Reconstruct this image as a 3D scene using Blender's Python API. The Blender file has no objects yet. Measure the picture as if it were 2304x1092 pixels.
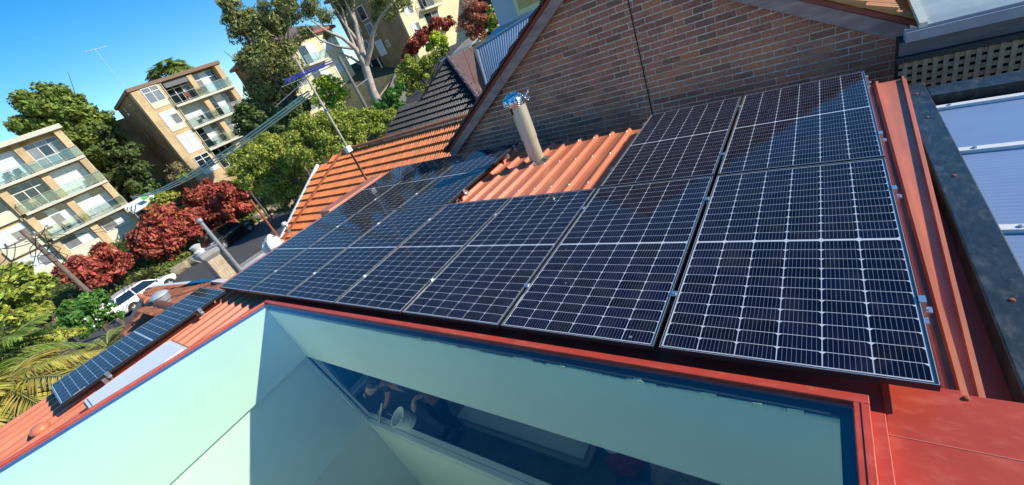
import bpy, bmesh, math, random
import numpy as np
from mathutils import Vector, Matrix
random.seed(7); rng = np.random.default_rng(7)
sc = bpy.context.scene
C = sc.collection
# ------------------------------------------------------------------ camera
CR = np.array([[0.7946, 0.4882, -0.3610], [-0.0170, -0.5767, -0.8168], [-0.6069, 0.6551, -0.4500]])
q_, r_ = np.linalg.qr(CR.T); CR = (q_ * np.sign(np.diag(r_))).T
CAM = np.array([-0.333, -1.4714, 1.6968]); FPX = 922.645
cam = bpy.data.objects.new('camera', bpy.data.cameras.new('camera')); C.objects.link(cam)
cam.data.sensor_width = 36; cam.data.lens = FPX / 2304 * 36; cam.data.clip_start = .02; cam.data.clip_end = 4000
m = Matrix.Identity(4)
for i in range(3):
    m[i][0] = CR[0][i]; m[i][1] = -CR[1][i]; m[i][2] = -CR[2][i]; m[i][3] = CAM[i]
cam.matrix_world = m; sc.camera = cam
# ------------------------------------------------------------------ sky, sun, exposure
SUN = Vector((1.6, .88, 1.0)).normalized()
W = bpy.data.worlds.new('World'); sc.world = W; W.use_nodes = True
wn = W.node_tree.nodes; wl = W.node_tree.links
sky = wn.new('ShaderNodeTexSky'); sky.sky_type = 'NISHITA'; sky.sun_disc = False
sky.sun_elevation = math.asin(SUN.z); sky.sun_rotation = math.atan2(SUN.x, SUN.y)
sky.air_density = 1.0; sky.dust_density = 0.; sky.ozone_density = 2.; sky.altitude = 400
bg = wn['Background']; bg.inputs[1].default_value = .125
hsv = wn.new('ShaderNodeHueSaturation'); hsv.inputs['Saturation'].default_value = 1.5; wl.new(sky.outputs[0], hsv.inputs['Color']); wl.new(hsv.outputs[0], bg.inputs[0])
sl = bpy.data.lights.new('sun', 'SUN'); sl.energy = 4.0; sl.angle = math.radians(.5); sl.color = (1, .92, .78)
so = bpy.data.objects.new('sun', sl); C.objects.link(so); so.rotation_euler = SUN.to_track_quat('Z', 'Y').to_euler()
so.location = (20, 10, 30)
sc.view_settings.view_transform = 'Standard'; sc.view_settings.look = 'None'
sc.view_settings.exposure = 0.62; sc.view_settings.gamma = 1

# ------------------------------------------------------------------ helpers
def ray(x, y): return CR.T @ np.array([(x - 1152) / FPX, (y - 546) / FPX, 1.])
def atz(x, y, z): d = ray(x, y); return Vector(CAM + d * (z - CAM[2]) / d[2])
def aty(x, y, Y): d = ray(x, y); return Vector(CAM + d * (Y - CAM[1]) / d[1])
def atd(x, y, D): d = ray(x, y); return Vector(CAM + d * D / math.hypot(d[0], d[1]))

MATS = {}
def N(nt, t, **k):
    n = nt.nodes.new('ShaderNode' + t)
    for a, b in k.items(): setattr(n, a, b)
    return n
def M(name, col, rough=.6, var=.15, scale=6., bump=0., bscale=40., metal=0., spec=.5, coat=0., obj=0., island=0., stain=0., stain_col=(.02, .018, .015), sscale=1.5, coords='Object', stretch=None):
    """principled material: base colour with noise, per-object or per-island variation, stains and fine bump"""
    if name in MATS: return MATS[name]
    mt = bpy.data.materials.new(name); mt.use_nodes = True; nt = mt.node_tree; L = nt.links
    b = nt.nodes['Principled BSDF']; b.inputs['Roughness'].default_value = rough; b.inputs['Metallic'].default_value = metal
    b.inputs['Specular IOR Level'].default_value = spec; b.inputs['Coat Weight'].default_value = coat; b.inputs['Coat Roughness'].default_value = .04
    g = N(nt, 'NewGeometry'); tc = N(nt, 'TexCoord')
    vec = g.outputs['Position'] if coords == 'World' else tc.outputs['Object']
    if stretch:
        mp = N(nt, 'Mapping'); mp.inputs['Scale'].default_value = stretch; L.new(vec, mp.inputs[0]); vec = mp.outputs[0]
    rgb = N(nt, 'RGB'); rgb.outputs[0].default_value = (*col, 1); cur = rgb.outputs[0]
    def mul(cur, fac_out, lo, hi):
        mr = N(nt, 'MapRange'); mr.inputs['To Min'].default_value = lo; mr.inputs['To Max'].default_value = hi; L.new(fac_out, mr.inputs[0])
        mx = N(nt, 'Mix', data_type='RGBA', blend_type='MULTIPLY'); mx.inputs[0].default_value = 1
        L.new(cur, mx.inputs[6]); L.new(mr.outputs[0], mx.inputs[7]); return mx.outputs[2]
    if var:
        n = N(nt, 'TexNoise'); n.inputs['Scale'].default_value = scale; n.inputs['Detail'].default_value = 6; n.inputs['Roughness'].default_value = .65; L.new(vec, n.inputs[0])
        mr = N(nt, 'MapRange'); mr.inputs['From Min'].default_value = .3; mr.inputs['From Max'].default_value = .7; L.new(n.outputs[0], mr.inputs[0])
        cur = mul(cur, mr.outputs[0], 1 - var, 1 + var)
    if obj:
        oi = N(nt, 'ObjectInfo'); cur = mul(cur, oi.outputs['Random'], 1 - obj, 1 + obj)
    if island:
        cur = mul(cur, g.outputs['Random Per Island'], 1 - island, 1 + island)
    if stain:
        n = N(nt, 'TexNoise'); n.inputs['Scale'].default_value = sscale; n.inputs['Detail'].default_value = 8; n.inputs['Roughness'].default_value = .7; L.new(vec, n.inputs[0])
        mr = N(nt, 'MapRange'); mr.inputs['From Min'].default_value = .5; mr.inputs['From Max'].default_value = .72; mr.inputs['To Max'].default_value = stain; L.new(n.outputs[0], mr.inputs[0])
        mx = N(nt, 'Mix', data_type='RGBA'); L.new(mr.outputs[0], mx.inputs[0]); L.new(cur, mx.inputs[6]); mx.inputs[7].default_value = (*stain_col, 1); cur = mx.outputs[2]
    L.new(cur, b.inputs['Base Color'])
    if bump:
        n = N(nt, 'TexNoise'); n.inputs['Scale'].default_value = bscale; n.inputs['Detail'].default_value = 5; L.new(vec, n.inputs[0])
        bp = N(nt, 'Bump'); bp.inputs['Strength'].default_value = bump; bp.inputs['Distance'].default_value = .01; L.new(n.outputs[0], bp.inputs['Height']); L.new(bp.outputs[0], b.inputs['Normal'])
    MATS[name] = mt; return mt
def leafmat(name, col, var=.45, trans=.3):
    mt = bpy.data.materials.new(name); mt.use_nodes = True; nt = mt.node_tree; L = nt.links
    b = nt.nodes['Principled BSDF']; b.inputs['Roughness'].default_value = .45; b.inputs['Specular IOR Level'].default_value = .18
    g = N(nt, 'NewGeometry'); hs = N(nt, 'HueSaturation'); hs.inputs['Color'].default_value = (*col, 1)
    mr = N(nt, 'MapRange'); mr.inputs['To Min'].default_value = 1 - var; mr.inputs['To Max'].default_value = 1 + var * 1.3
    L.new(g.outputs['Random Per Island'], mr.inputs[0]); L.new(mr.outputs[0], hs.inputs['Value'])
    wn_ = N(nt, 'TexWhiteNoise', noise_dimensions='1D'); L.new(g.outputs['Random Per Island'], wn_.inputs['W'])
    m2 = N(nt, 'MapRange'); m2.inputs['To Min'].default_value = .465; m2.inputs['To Max'].default_value = .525; L.new(wn_.outputs[0], m2.inputs[0]); L.new(m2.outputs[0], hs.inputs['Hue'])
    L.new(hs.outputs[0], b.inputs['Base Color'])
    t = N(nt, 'BsdfTranslucent'); L.new(hs.outputs[0], t.inputs[0]); mx = N(nt, 'MixShader'); mx.inputs[0].default_value = trans
    L.new(b.outputs[0], mx.inputs[1]); L.new(t.outputs[0], mx.inputs[2]); L.new(mx.outputs[0], nt.nodes['Material Output'].inputs[0])
    MATS[name] = mt; return mt
def mapbrick(name, c1, c2, mortar, scale, wid=.24, hei=.086, rough=.85, axis='X'):
    """brick courses for walls too far away to tell single bricks apart"""
    mt = bpy.data.materials.new(name); mt.use_nodes = True; nt = mt.node_tree; L = nt.links
    b = nt.nodes['Principled BSDF']; b.inputs['Roughness'].default_value = rough
    g = N(nt, 'NewGeometry'); s = N(nt, 'SeparateXYZ'); L.new(g.outputs['Position'], s.inputs[0])
    ad = N(nt, 'Math', operation='ADD'); L.new(s.outputs[0], ad.inputs[0]); L.new(s.outputs[1], ad.inputs[1])
    cb = N(nt, 'CombineXYZ'); L.new(ad.outputs[0], cb.inputs[0]); L.new(s.outputs[2], cb.inputs[1])
    br = N(nt, 'TexBrick'); br.inputs['Color1'].default_value = (*c1, 1); br.inputs['Color2'].default_value = (*c2, 1); br.inputs['Mortar'].default_value = (*mortar, 1)
    br.inputs['Scale'].default_value = scale; br.inputs['Brick Width'].default_value = wid; br.inputs['Row Height'].default_value = hei; br.inputs['Mortar Size'].default_value = .008; br.inputs['Bias'].default_value = -.1
    L.new(cb.outputs[0], br.inputs[0])
    n = N(nt, 'TexNoise'); n.inputs['Scale'].default_value = .6; n.inputs['Detail'].default_value = 6; L.new(g.outputs['Position'], n.inputs[0])
    mr = N(nt, 'MapRange'); mr.inputs['From Min'].default_value = .3; mr.inputs['From Max'].default_value = .7; mr.inputs['To Min'].default_value = .75; mr.inputs['To Max'].default_value = 1.2; L.new(n.outputs[0], mr.inputs[0])
    mx = N(nt, 'Mix', data_type='RGBA', blend_type='MULTIPLY'); mx.inputs[0].default_value = 1; L.new(br.outputs[0], mx.inputs[6]); L.new(mr.outputs[0], mx.inputs[7])
    L.new(mx.outputs[2], b.inputs['Base Color']); MATS[name] = mt; return mt

def tag(o, label=None, cat=None, group=None, kind=None):
    if label: o['label'] = label
    if cat: o['category'] = cat
    if group: o['group'] = group
    if kind: o['kind'] = kind
    return o
def empty(name, loc, label=None, cat=None, group=None, rz=0):
    o = bpy.data.objects.new(name, None); C.objects.link(o); o.location = loc; o.rotation_euler = (0, 0, rz); o.empty_display_size = .1
    return tag(o, label, cat, group)
def link(name, me, parent=None, world=True):
    o = bpy.data.objects.new(name, me); C.objects.link(o)
    if parent is not None:
        o.parent = parent
        if world and parent.type == 'EMPTY': o.matrix_parent_inverse = Matrix.LocRotScale(parent.location, parent.rotation_euler, None).inverted()
    return o
class B:
    """collects shapes and links them as ONE mesh object"""
    def __init__(s): s.v = []; s.f = []; s.mi = []
    def add(s, v, f, mi=0):
        o = len(s.v); s.v += [tuple(p) for p in v]; s.f += [tuple(i + o for i in q) for q in f]; s.mi += [mi] * len(f); return s
    def box(s, x0, x1, y0, y1, z0, z1, mi=0):
        return s.add([(x, y, z) for x in (x0, x1) for y in (y0, y1) for z in (z0, z1)], [(0, 1, 3, 2), (4, 6, 7, 5), (0, 4, 5, 1), (2, 3, 7, 6), (0, 2, 6, 4), (1, 5, 7, 3)], mi)
    def obox(s, o, a, b, c, mi=0):
        o, a, b, c = map(Vector, (o, a, b, c)); return s.add([o + a * i + b * j + c * k for i in (0, 1) for j in (0, 1) for k in (0, 1)], [(0, 1, 3, 2), (4, 6, 7, 5), (0, 4, 5, 1), (2, 3, 7, 6), (0, 2, 6, 4), (1, 5, 7, 3)], mi)
    def bar(s, p, q, w, h=None, up=(0, 0, 1), mi=0):
        p, q = Vector(p), Vector(q); h = h or w; d = (q - p).normalized(); a = d.cross(Vector(up))
        if a.length < 1e-4: a = Vector((1, 0, 0))
        a = a.normalized(); b = a.cross(d); return s.obox(p - a * w / 2 - b * h / 2, q - p, a * w, b * h, mi)
    def tube(s, pts, r, n=8, mi=0, cap=True):
        pts = [Vector(p) for p in pts]; r = r if hasattr(r, '__len__') else [r] * len(pts); o = len(s.v); a = None
        for i, p in enumerate(pts):
            d = (pts[min(i + 1, len(pts) - 1)] - pts[max(i - 1, 0)]).normalized()
            if a is None: a = d.orthogonal().normalized()
            a = (a - d * a.dot(d)).normalized(); b = d.cross(a)
            for k in range(n):
                t = 2 * math.pi * k / n; s.v.append(tuple(p + (a * math.cos(t) + b * math.sin(t)) * r[i]))
        for i in range(len(pts) - 1):
            for k in range(n):
                k2 = (k + 1) % n; s.f.append((o + i * n + k, o + i * n + k2, o + (i + 1) * n + k2, o + (i + 1) * n + k)); s.mi.append(mi)
        if cap:
            s.f.append(tuple(o + k for k in reversed(range(n)))); s.f.append(tuple(o + (len(pts) - 1) * n + k for k in range(n))); s.mi += [mi, mi]
        return s
    def prism(s, poly, axis, a0, a1, mi=0):
        """poly in the plane across the axis: axis x -> (y,z), y -> (x,z), z -> (x,y)"""
        def mk(p, a): return {'x': (a, p[0], p[1]), 'y': (p[0], a, p[1]), 'z': (p[0], p[1], a)}[axis]
        n = len(poly); v = [mk(p, a0) for p in poly] + [mk(p, a1) for p in poly]
        return s.add(v, [tuple(range(n)), tuple(range(2 * n - 1, n - 1, -1))] + [(i, i + n, (i + 1) % n + n, (i + 1) % n) for i in range(n)], mi)
    def slab(s, poly, t, mi=0):
        """a flat 3-D polygon given thickness downwards along its normal"""
        p = [Vector(a) for a in poly]; nn = (p[1] - p[0]).cross(p[2] - p[0]).normalized(); n = len(p)
        if nn.z < 0: p.reverse(); nn = -nn
        return s.add(p + [a - nn * t for a in p], [tuple(range(n)), tuple(range(2 * n - 1, n - 1, -1))] + [(i, i + n, (i + 1) % n + n, (i + 1) % n) for i in range(n)], mi)
    def lathe(s, prof, c, n=16, mi=0):
        o = len(s.v)
        for r, z in prof:
            for k in range(n): t = 2 * math.pi * k / n; s.v.append((c[0] + r * math.cos(t), c[1] + r * math.sin(t), c[2] + z))
        for i in range(len(prof) - 1):
            for k in range(n): k2 = (k + 1) % n; s.f.append((o + i * n + k, o + i * n + k2, o + (i + 1) * n + k2, o + (i + 1) * n + k)); s.mi.append(mi)
        return s
    def mesh(s, name, mats, smooth=False):
        me = bpy.data.meshes.new(name); me.from_pydata(s.v, [], s.f)
        bm = bmesh.new(); bm.from_mesh(me); bmesh.ops.recalc_face_normals(bm, faces=bm.faces); bm.to_mesh(me); bm.free()
        for mt in (mats if isinstance(mats, (list, tuple)) else [mats]): me.materials.append(mt)
        if any(s.mi): me.polygons.foreach_set('material_index', s.mi)
        if smooth: me.polygons.foreach_set('use_smooth', [True] * len(me.polygons)); me.set_sharp_from_angle(angle=math.radians(smooth if smooth > 1 else 40))
        return me
    def make(s, name, mats, parent=None, smooth=False, world=True, bevel=0, kind=None):
        o = link(name, s.mesh(name, mats, smooth), parent, world)
        if bevel:
            bv = o.modifiers.new('bevel', 'BEVEL'); bv.width = bevel; bv.segments = 2; bv.limit_method = 'ANGLE'
        if kind: o['kind'] = kind
        return o

# ------------------------------------------------------------------ materials
deckm = M('deck_paint', (.58, .18, .09), .38, .16, 3, .05, 60, stain=.5, stain_col=(.30, .10, .06), sscale=2.2, coords='World', spec=.45, stretch=(3, .5, 1))
redm = M('red_paint', (.50, .055, .026), .4, .12, 5, .03, 50, stain=.55, stain_col=(.60, .17, .10), sscale=9, coords='World', stretch=(1, 2, 1))
maroon = M('flashing_paint', (.30, .06, .045), .5, .15, 4, coords='World')
blackf = M('panel_frame', (.018, .018, .02), .35, .05, spec=.5)
alum = M('aluminium', (.62, .63, .65), .32, .1, 20, metal=.85)
galv = M('galvanised', (.42, .44, .46), .42, .2, 8, metal=.6)
white = M('white_paint', (.75, .74, .71), .45, .06, 4)
plaster = M('cream_plaster', (.80, .81, .74), .75, .05, .8)
timber = M('weathered_timber', (.40, .25, .23), .8, .35, 3, .4, 25, stain=.6, stain_col=(.11, .075, .075), sscale=2.5, coords='World', stretch=(.8, 4, 4))
mortar = M('mortar', (.74, .67, .58), .9, .25, 9, .4, 60, stain=.65, stain_col=(.05, .045, .042), sscale=1.3, coords='World')
sealant = M('black_sealant', (.01, .01, .01), .6, .1)
rust = M('rust', (.30, .085, .03), .7, .35, 12, .2, 40)
asphalt = M('asphalt', (.075, .075, .078), .85, .2, 1.2, .2, 30, stain=.4, stain_col=(.11, .105, .10), sscale=.25, coords='World')
concrete = M('concrete', (.30, .27, .23), .85, .2, 1.5, coords='World')
soil = M('soil_and_grass', (.075, .075, .035), .95, .45, .8, .5, 6, stain=.6, stain_col=(.10, .075, .05), sscale=.5, coords='World')
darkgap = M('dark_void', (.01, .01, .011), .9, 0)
glassdark = M('window_glass', (.02, .028, .035), .04, .1, 1, spec=.8)
blindw = M('window_with_white_blind', (.62, .68, .70), .12, .06, .7, spec=.7)
blindg = M('window_with_grey_curtain', (.20, .21, .22), .08, .25, 1.5, spec=.8)

# solar cell: navy wafer with fine busbars under glass
def cellmat():
    mt = bpy.data.materials.new('solar_cell'); mt.use_nodes = True; nt = mt.node_tree; L = nt.links
    b = nt.nodes['Principled BSDF']; b.inputs['Roughness'].default_value = .5; b.inputs['Specular IOR Level'].default_value = 0.
    b.inputs['Coat Weight'].default_value = .5; b.inputs['Coat Roughness'].default_value = .025
    tc = N(nt, 'TexCoord'); s = N(nt, 'SeparateXYZ'); L.new(tc.outputs['Object'], s.inputs[0])
    ml = N(nt, 'Math', operation='MULTIPLY'); ml.inputs[1].default_value = 9 / .1634; L.new(s.outputs[0], ml.inputs[0])
    ad = N(nt, 'Math', operation='ADD'); ad.inputs[1].default_value = 100; L.new(ml.outputs[0], ad.inputs[0])
    fr = N(nt, 'Math', operation='FRACT'); L.new(ad.outputs[0], fr.inputs[0])
    sb = N(nt, 'Math', operation='SUBTRACT'); sb.inputs[1].default_value = .5; L.new(fr.outputs[0], sb.inputs[0])
    ab = N(nt, 'Math', operation='ABSOLUTE'); L.new(sb.outputs[0], ab.inputs[0])
    lt = N(nt, 'Math', operation='LESS_THAN'); lt.inputs[1].default_value = .035; L.new(ab.outputs[0], lt.inputs[0])
    oi = N(nt, 'ObjectInfo'); rp = N(nt, 'ValToRGB'); L.new(oi.outputs['Random'], rp.inputs[0])
    rp.color_ramp.elements[0].color = (.002, .003, .010, 1); rp.color_ramp.elements[1].color = (.004, .006, .026, 1)
    mx = N(nt, 'Mix', data_type='RGBA'); L.new(lt.outputs[0], mx.inputs[0]); L.new(rp.outputs[0], mx.inputs[6]); mx.inputs[7].default_value = (.22, .22, .24, 1)
    g = N(nt, 'NewGeometry'); n = N(nt, 'TexNoise'); n.inputs['Scale'].default_value = 2.6; n.inputs['Detail'].default_value = 9; n.inputs['Distortion'].default_value = 2.2; L.new(g.outputs['Position'], n.inputs[0])
    mr = N(nt, 'MapRange'); mr.inputs['From Min'].default_value = .46; mr.inputs['From Max'].default_value = .78; mr.inputs['To Max'].default_value = .09; L.new(n.outputs[0], mr.inputs[0])
    m2 = N(nt, 'Mix', data_type='RGBA'); L.new(mr.outputs[0], m2.inputs[0]); L.new(mx.outputs[2], m2.inputs[6]); m2.inputs[7].default_value = (.16, .15, .14, 1)
    vo = N(nt, 'TexVoronoi'); vo.inputs['Scale'].default_value = 5.; L.new(g.outputs['Position'], vo.inputs['Vector'])
    sc_ = N(nt, 'SeparateColor'); L.new(vo.outputs['Color'], sc_.inputs[0]); th = N(nt, 'Math', operation='MULTIPLY'); th.inputs[1].default_value = .05; L.new(sc_.outputs[0], th.inputs[0])
    l2 = N(nt, 'Math', operation='LESS_THAN'); L.new(vo.outputs['Distance'], l2.inputs[0]); L.new(th.outputs[0], l2.inputs[1])
    l3 = N(nt, 'Math', operation='MULTIPLY'); L.new(l2.outputs[0], l3.inputs[0]); l3.inputs[1].default_value = .45
    m4 = N(nt, 'Mix', data_type='RGBA'); L.new(l3.outputs[0], m4.inputs[0]); L.new(m2.outputs[2], m4.inputs[6]); m4.inputs[7].default_value = (.42, .41, .38, 1)
    L.new(m4.outputs[2], b.inputs['Base Color'])
    m3 = N(nt, 'MapRange'); m3.inputs['From Min'].default_value = .45; m3.inputs['From Max'].default_value = .8; m3.inputs['To Min'].default_value = .02; m3.inputs['To Max'].default_value = .10; L.new(n.outputs[0], m3.inputs[0]); L.new(m3.outputs[0], b.inputs['Coat Roughness'])
    return mt
cellm = cellmat()
sheetm = M('panel_backsheet', (.56, .58, .60), .5, .05, coat=.85)

# ------------------------------------------------------------------ ground and street
def sst(t): t = min(1, max(0, t)); return t * t * (3 - 2 * t)
def gz(x, y):
    z = -5.74 + 3.1 * sst((-44.3 - x) / 12)
    z += 7.2 * sst((y - 17) / 26) * sst((-x - 16) / 18)
    return z
bb = B(); xs = list(range(60, -40, -4)) + [-40 - .5 * i for i in range(50)] + list(range(-66, -110, -3)) + [-120, -160, -240, -400, -800, -1600]
ys = [-1600, -600, -200, -90, -50] + list(range(-30, 80, 3)) + [90, 130, 200, 400, 900, 1600]
xs = sorted(set(xs)); bb.v = [(x, y, gz(x, y)) for x in xs for y in ys]; ny = len(ys)
bb.f = [(i * ny + j, (i + 1) * ny + j, (i + 1) * ny + j + 1, i * ny + j + 1) for i in range(len(xs) - 1) for j in range(ny - 1)]; bb.mi = [0] * len(bb.f)
tag(bb.make('ground', soil, smooth=80), kind='structure')
def strip(name, x0, x1, y0, y1, dz, mat, n=60, flat=None, thick=0):
    b = B(); 
    for i in range(n + 1):
        y = y0 + (y1 - y0) * i / n
        for x in (x0, x1): b.v.append((x, y, (gz((x0 + x1) / 2 if flat is None else flat, y)) + dz))
    b.f = [(2 * i, 2 * i + 1, 2 * i + 3, 2 * i + 2) for i in range(n)]; b.mi = [0] * n
    if thick:
        k = len(b.v); b.v += [(x, y, z - thick) for x, y, z in b.v]
        for i in range(n):
            b.f += [(2 * i, 2 * i + 2, k + 2 * i + 2, k + 2 * i), (2 * i + 1, k + 2 * i + 1, k + 2 * i + 3, 2 * i + 3)]; b.mi += [0, 0]
    return tag(b.make(name, mat), kind='structure')
strip('road', -43.6, -33, -60, 45, .02, asphalt, flat=-40)
strip('footpath', -33 + .25, -30.5, -60, 45, .12, concrete, flat=-40, thick=.2)
kerb = strip('kerb', -43.9, -43.6, -60, 45, .14, M('sandstone', (.40, .30, .18), .85, .3, 4, .3, 20), flat=-40, thick=.2)
strip('kerb', -33, -32.75, -60, 45, .13, concrete, flat=-40, thick=.2)
b = B()   # driveway up to the far flats
dv = [atd(870, 245, 41), atd(900, 215, 46), atd(860, 190, 50), atd(840, 175, 58)]
p0, p1 = Vector((-36, 28, 0)), Vector((-44, 42, 0)); sd = (p1 - p0).normalized().cross(Vector((0, 0, 1))) * 1.6
for i in range(13):
    p = p0.lerp(p1, i / 12)
    for k in (-1, 1): qv = p + sd * k; b.v.append((qv.x, qv.y, gz(p.x, p.y) + .25))
b.f = [(2 * i, 2 * i + 1, 2 * i + 3, 2 * i + 2) for i in range(12)]; b.mi = [0] * 12
tag(b.make('driveway', concrete), kind='structure')

# ------------------------------------------------------------------ our house: flat metal deck roof
house = empty('flat_roof_house', (-4, 0, -5.74), 'house with a low terracotta red ribbed metal deck roof under the solar panels', 'house')
def ribbed(x0, x1, y0, y1, z, pitch=.243, phase=0.):
    b = B(); prof = []
    k = math.floor((x0 - phase) / pitch)
    while phase + k * pitch < x1 + pitch:
        c = phase + k * pitch
        for dx, h in ((-.121, 0), (-.072, 0), (-.066, .005), (-.056, .005), (-.05, 0), (-.036, 0), (-.013, .042), (.013, .042), (.036, 0), (.05, 0), (.056, .005), (.066, .005), (.072, 0)):
            if x0 <= c + dx <= x1: prof.append((c + dx, h))
        k += 1
    ysn = [y0 + (y1 - y0) * i / 8 for i in range(9)]
    for (x, h) in prof:
        for y in ysn: b.v.append((x, y, z + h + (random.uniform(-.0015, .0015) if 0 < h < .01 else 0)))
    n = len(ysn)
    b.f = [(i * n + j, (i + 1) * n + j, (i + 1) * n + j + 1, i * n + j + 1) for i in range(len(prof) - 1) for j in range(n - 1)]
    b.f = [tuple(reversed(q)) for q in b.f]; b.mi = [0] * len(b.f)
    nv = len(b.v); b.v += [(x, y, zz - .012) for x, y, zz in b.v]; b.f += [tuple(nv + i for i in reversed(q)) for q in b.f]; b.mi = [0] * len(b.f)
    return b
DZ = -.172
ribbed(-7.9, .075, -.13, 3.9, DZ, phase=-2.443).make('roof_deck', deckm, house)
ribbed(-8.35, -5.76, -3.3, -.135, DZ, phase=-2.443).make('roof_deck', deckm, house)
B().prism([(-7.95, -.30), (-7.95, -.105), (-7.52, -.105), (-7.52, -.12), (-7.93, -.12), (-7.93, -.30)], 'y', -.12, 3.95).make('barge_flashing', deckm, house)
B().prism([(-8.45, -.42), (-8.45, -.165), (-8.33, -.165), (-8.33, -.18), (-8.43, -.18), (-8.43, -.42)], 'y', -3.3, -.14).make('eave_flashing', deckm, house)
B().box(-8.02, -7.66, 2.2, 3.62, -.3, -.015).make('flashing_box', deckm, house, bevel=.01)
b = B(); b.slab([(.075, -.05, DZ + .008), (.14, -.05, DZ + .008), (.315, 3.9, DZ + .008), (.075, 3.9, DZ + .008)], .012)
b.bar((.088, -.05, DZ + .02), (.10, 3.9, DZ + .02), .02, .03); b.bar((.128, -.05, DZ + .02), (.29, 3.9, DZ + .02), .018, .03)
b.make('side_flashing', deckm, house)
B().slab([(.14, -.06, DZ - .12), (.42, -.06, DZ - .12), (.42, 3.95, DZ - .12), (.31, 3.95, DZ - .12)], .02).make('box_gutter', maroon, house)
b = B(); b.box(-.158, .9, -1.1, .075, -.30, -.118); b.make('apron_sheet', redm, house, bevel=.006)
B().box(-.158, .9, -.174, -.170, -.1179, -.1165).make('seam', M('seam_edge', (.55, .16, .11), .4), house)
B().slab([(-5.72, -.13, -.128), (-.158, -.13, -.128), (-.158, .13, -.128), (-5.72, .13, -.128)], .02).make('front_flashing', maroon, house)  # added plate, widened to cover sunlit deck ribs under the panels
B().box(-.157, .075, -.0, .09, -.16, -.1185).make('front_flashing', redm, house)
B().lathe([(0, .010), (.008, .008), (.011, .003), (.012, 0)], (.085, .055, -.118), 10).make('roof_screw', rust, house)
b = B(); b.lathe([(0, .10), (.05, .095), (.085, .06), (.09, .03), (.07, 0)], (atz(92, 968, -.13).x, atz(92, 968, -.13).y, -.16), 14); b.make('vent_knob', deckm, house, smooth=60)
for k in range(-7, 5):
    xr = -2.443 + .243 * k
    for yy in (2.35, 3.1, 3.78):
        if -4.9 < xr < -2.1: B().lathe([(0, .009), (.008, .008), (.012, .003), (.014, 0)], (xr, yy, DZ + .042), 8).make('deck_screw', galv, house)
brk = M('house_render', (.45, .38, .30), .85, .15, 1)
for nm, a in (('outer_wall', (-7.6, -7.45, -3.1, .0, -5.8, -.19)), ('outer_wall', (-7.6, -7.45, 3.6, 3.8, -5.8, -.19)), ('outer_wall', (-7.6, -7.45, .0, 3.6, -5.8, -3.0)), ('outer_wall', (-7.6, -7.45, .0, 3.6, -.75, -.19)), ('outer_wall', (.02, .1, -3.1, 3.8, -5.8, -.19)), ('outer_wall', (-7.45, .02, 3.72, 3.8, -5.8, -.19)), ('outer_wall', (-7.45, .02, -3.1, -3.0, -5.8, -.12))):  # gap in the street-side wall, added to let fill light into the loft
    B().box(*a).make(nm, brk, house)
# rooms below the skylight
B().box(-5.7, -.298, -.15, -.06, -.905, -.112).make('bulkhead', plaster, house)
B().box(-5.70, -.298, -.145, -.055, -.93, -.906).make('bulkhead_trim', white, house)
b = B(); b.prism([(-2.95, -.925), (-.151, -.925), (-.151, -.083), (-2.95, .239)], 'x', -5.85, -5.66); b.make('shaft_wall', plaster, house)
b = B(); b.add([(-5.82, -2.95, -.926), (-5.82, -.12, -.926), (-5.40, -.12, -2.12), (-5.40, -2.95, -2.12), (-5.3, -2.95, -5), (-5.3, -.12, -5), (-6, -2.95, -.926), (-6, -.12, -.926), (-6, -2.95, -5), (-6, -.12, -5)],
    [(0, 1, 2, 3), (3, 2, 5, 4), (0, 6, 7, 1), (6, 8, 9, 7), (4, 5, 9, 8), (0, 3, 4, 8, 6), (1, 7, 9, 5, 2)]); b.make('shaft_wall', plaster, house)
for dy, w in ((.0, .035), (.06, .03)):
    B().bar((-5.70, -.16 + dy, -.93), (-5.36, -.16 + dy, -2.09), w, .03, up=(0, 1, 0)).make('jamb_trim', white, house)
b = B(); b.prism([(-2.95, -5), (-.06, -5), (-.06, -.112), (-2.95, .22)], 'x', -.297, -.262); b.make('shaft_wall', plaster, house)
B().box(-5.85, -.27, -3.0, -2.951, -5, .2).make('shaft_wall', plaster, house)
B().box(-5.38, -.24, -.165, -.075, -5, -2.13).make('half_wall', plaster, house)
B().box(-5.42, -.24, -.182, -.125, -2.13, -2.095).make('half_wall_rail', white, house)
B().box(-5.40, -.24, -.115, -.055, -2.13, -2.09).make('half_wall_rail', white, house)
B().box(-5.38, -.24, -.176, -.1655, -2.26, -2.20).make('half_wall_moulding', white, house)
p = aty(893, 1062, -.17)
B().box(p.x, p.x + .08, -.185, -.1655, -5, p.z).make('door_trim', white, house)
B().box(p.x + .08, p.x + 1.4, -.185, -.1655, p.z - .08, p.z).make('door_trim', white, house)
B().box(p.x + .08, p.x + 1.4, -.172, -.1658, -5, p.z - .08).make('lower_doorway', darkgap, house)
B().box(-7.4, -.1, -2.95, -.166, -5.1, -5.0).make('stair_floor', M('floor_boards', (.6, .55, .45), .6), house)
carpet = M('dark_carpet', (.22, .22, .23), .95, .3, 2, .3, 80, coords='World')
B().box(-7.4, .0, -.074, 3.7, -3.2, -3.1).make('loft_floor', carpet, house)
B().box(-7.4, .0, -.05, 3.7, -.75, -.7).make('loft_ceiling', plaster, house)
for a in ((-7.44, -7.38, -.05, .0, -3.1, -.7), (-7.44, -7.38, 3.6, 3.7, -3.1, -.7), (-7.44, -7.38, .0, 3.6, -3.1, -3.0), (-.06, .015, -.05, 3.7, -3.1, -.7), (-7.4, .0, 3.64, 3.71, -3.1, -.7), (-7.4, -5.66, -.058, -.05, -3.1, -.7)):  # street-side wall leaves the same added light opening
    B().box(*a).make('loft_wall', M('loft_wall_paint', (.75, .75, .74), .8, .05), house)

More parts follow.
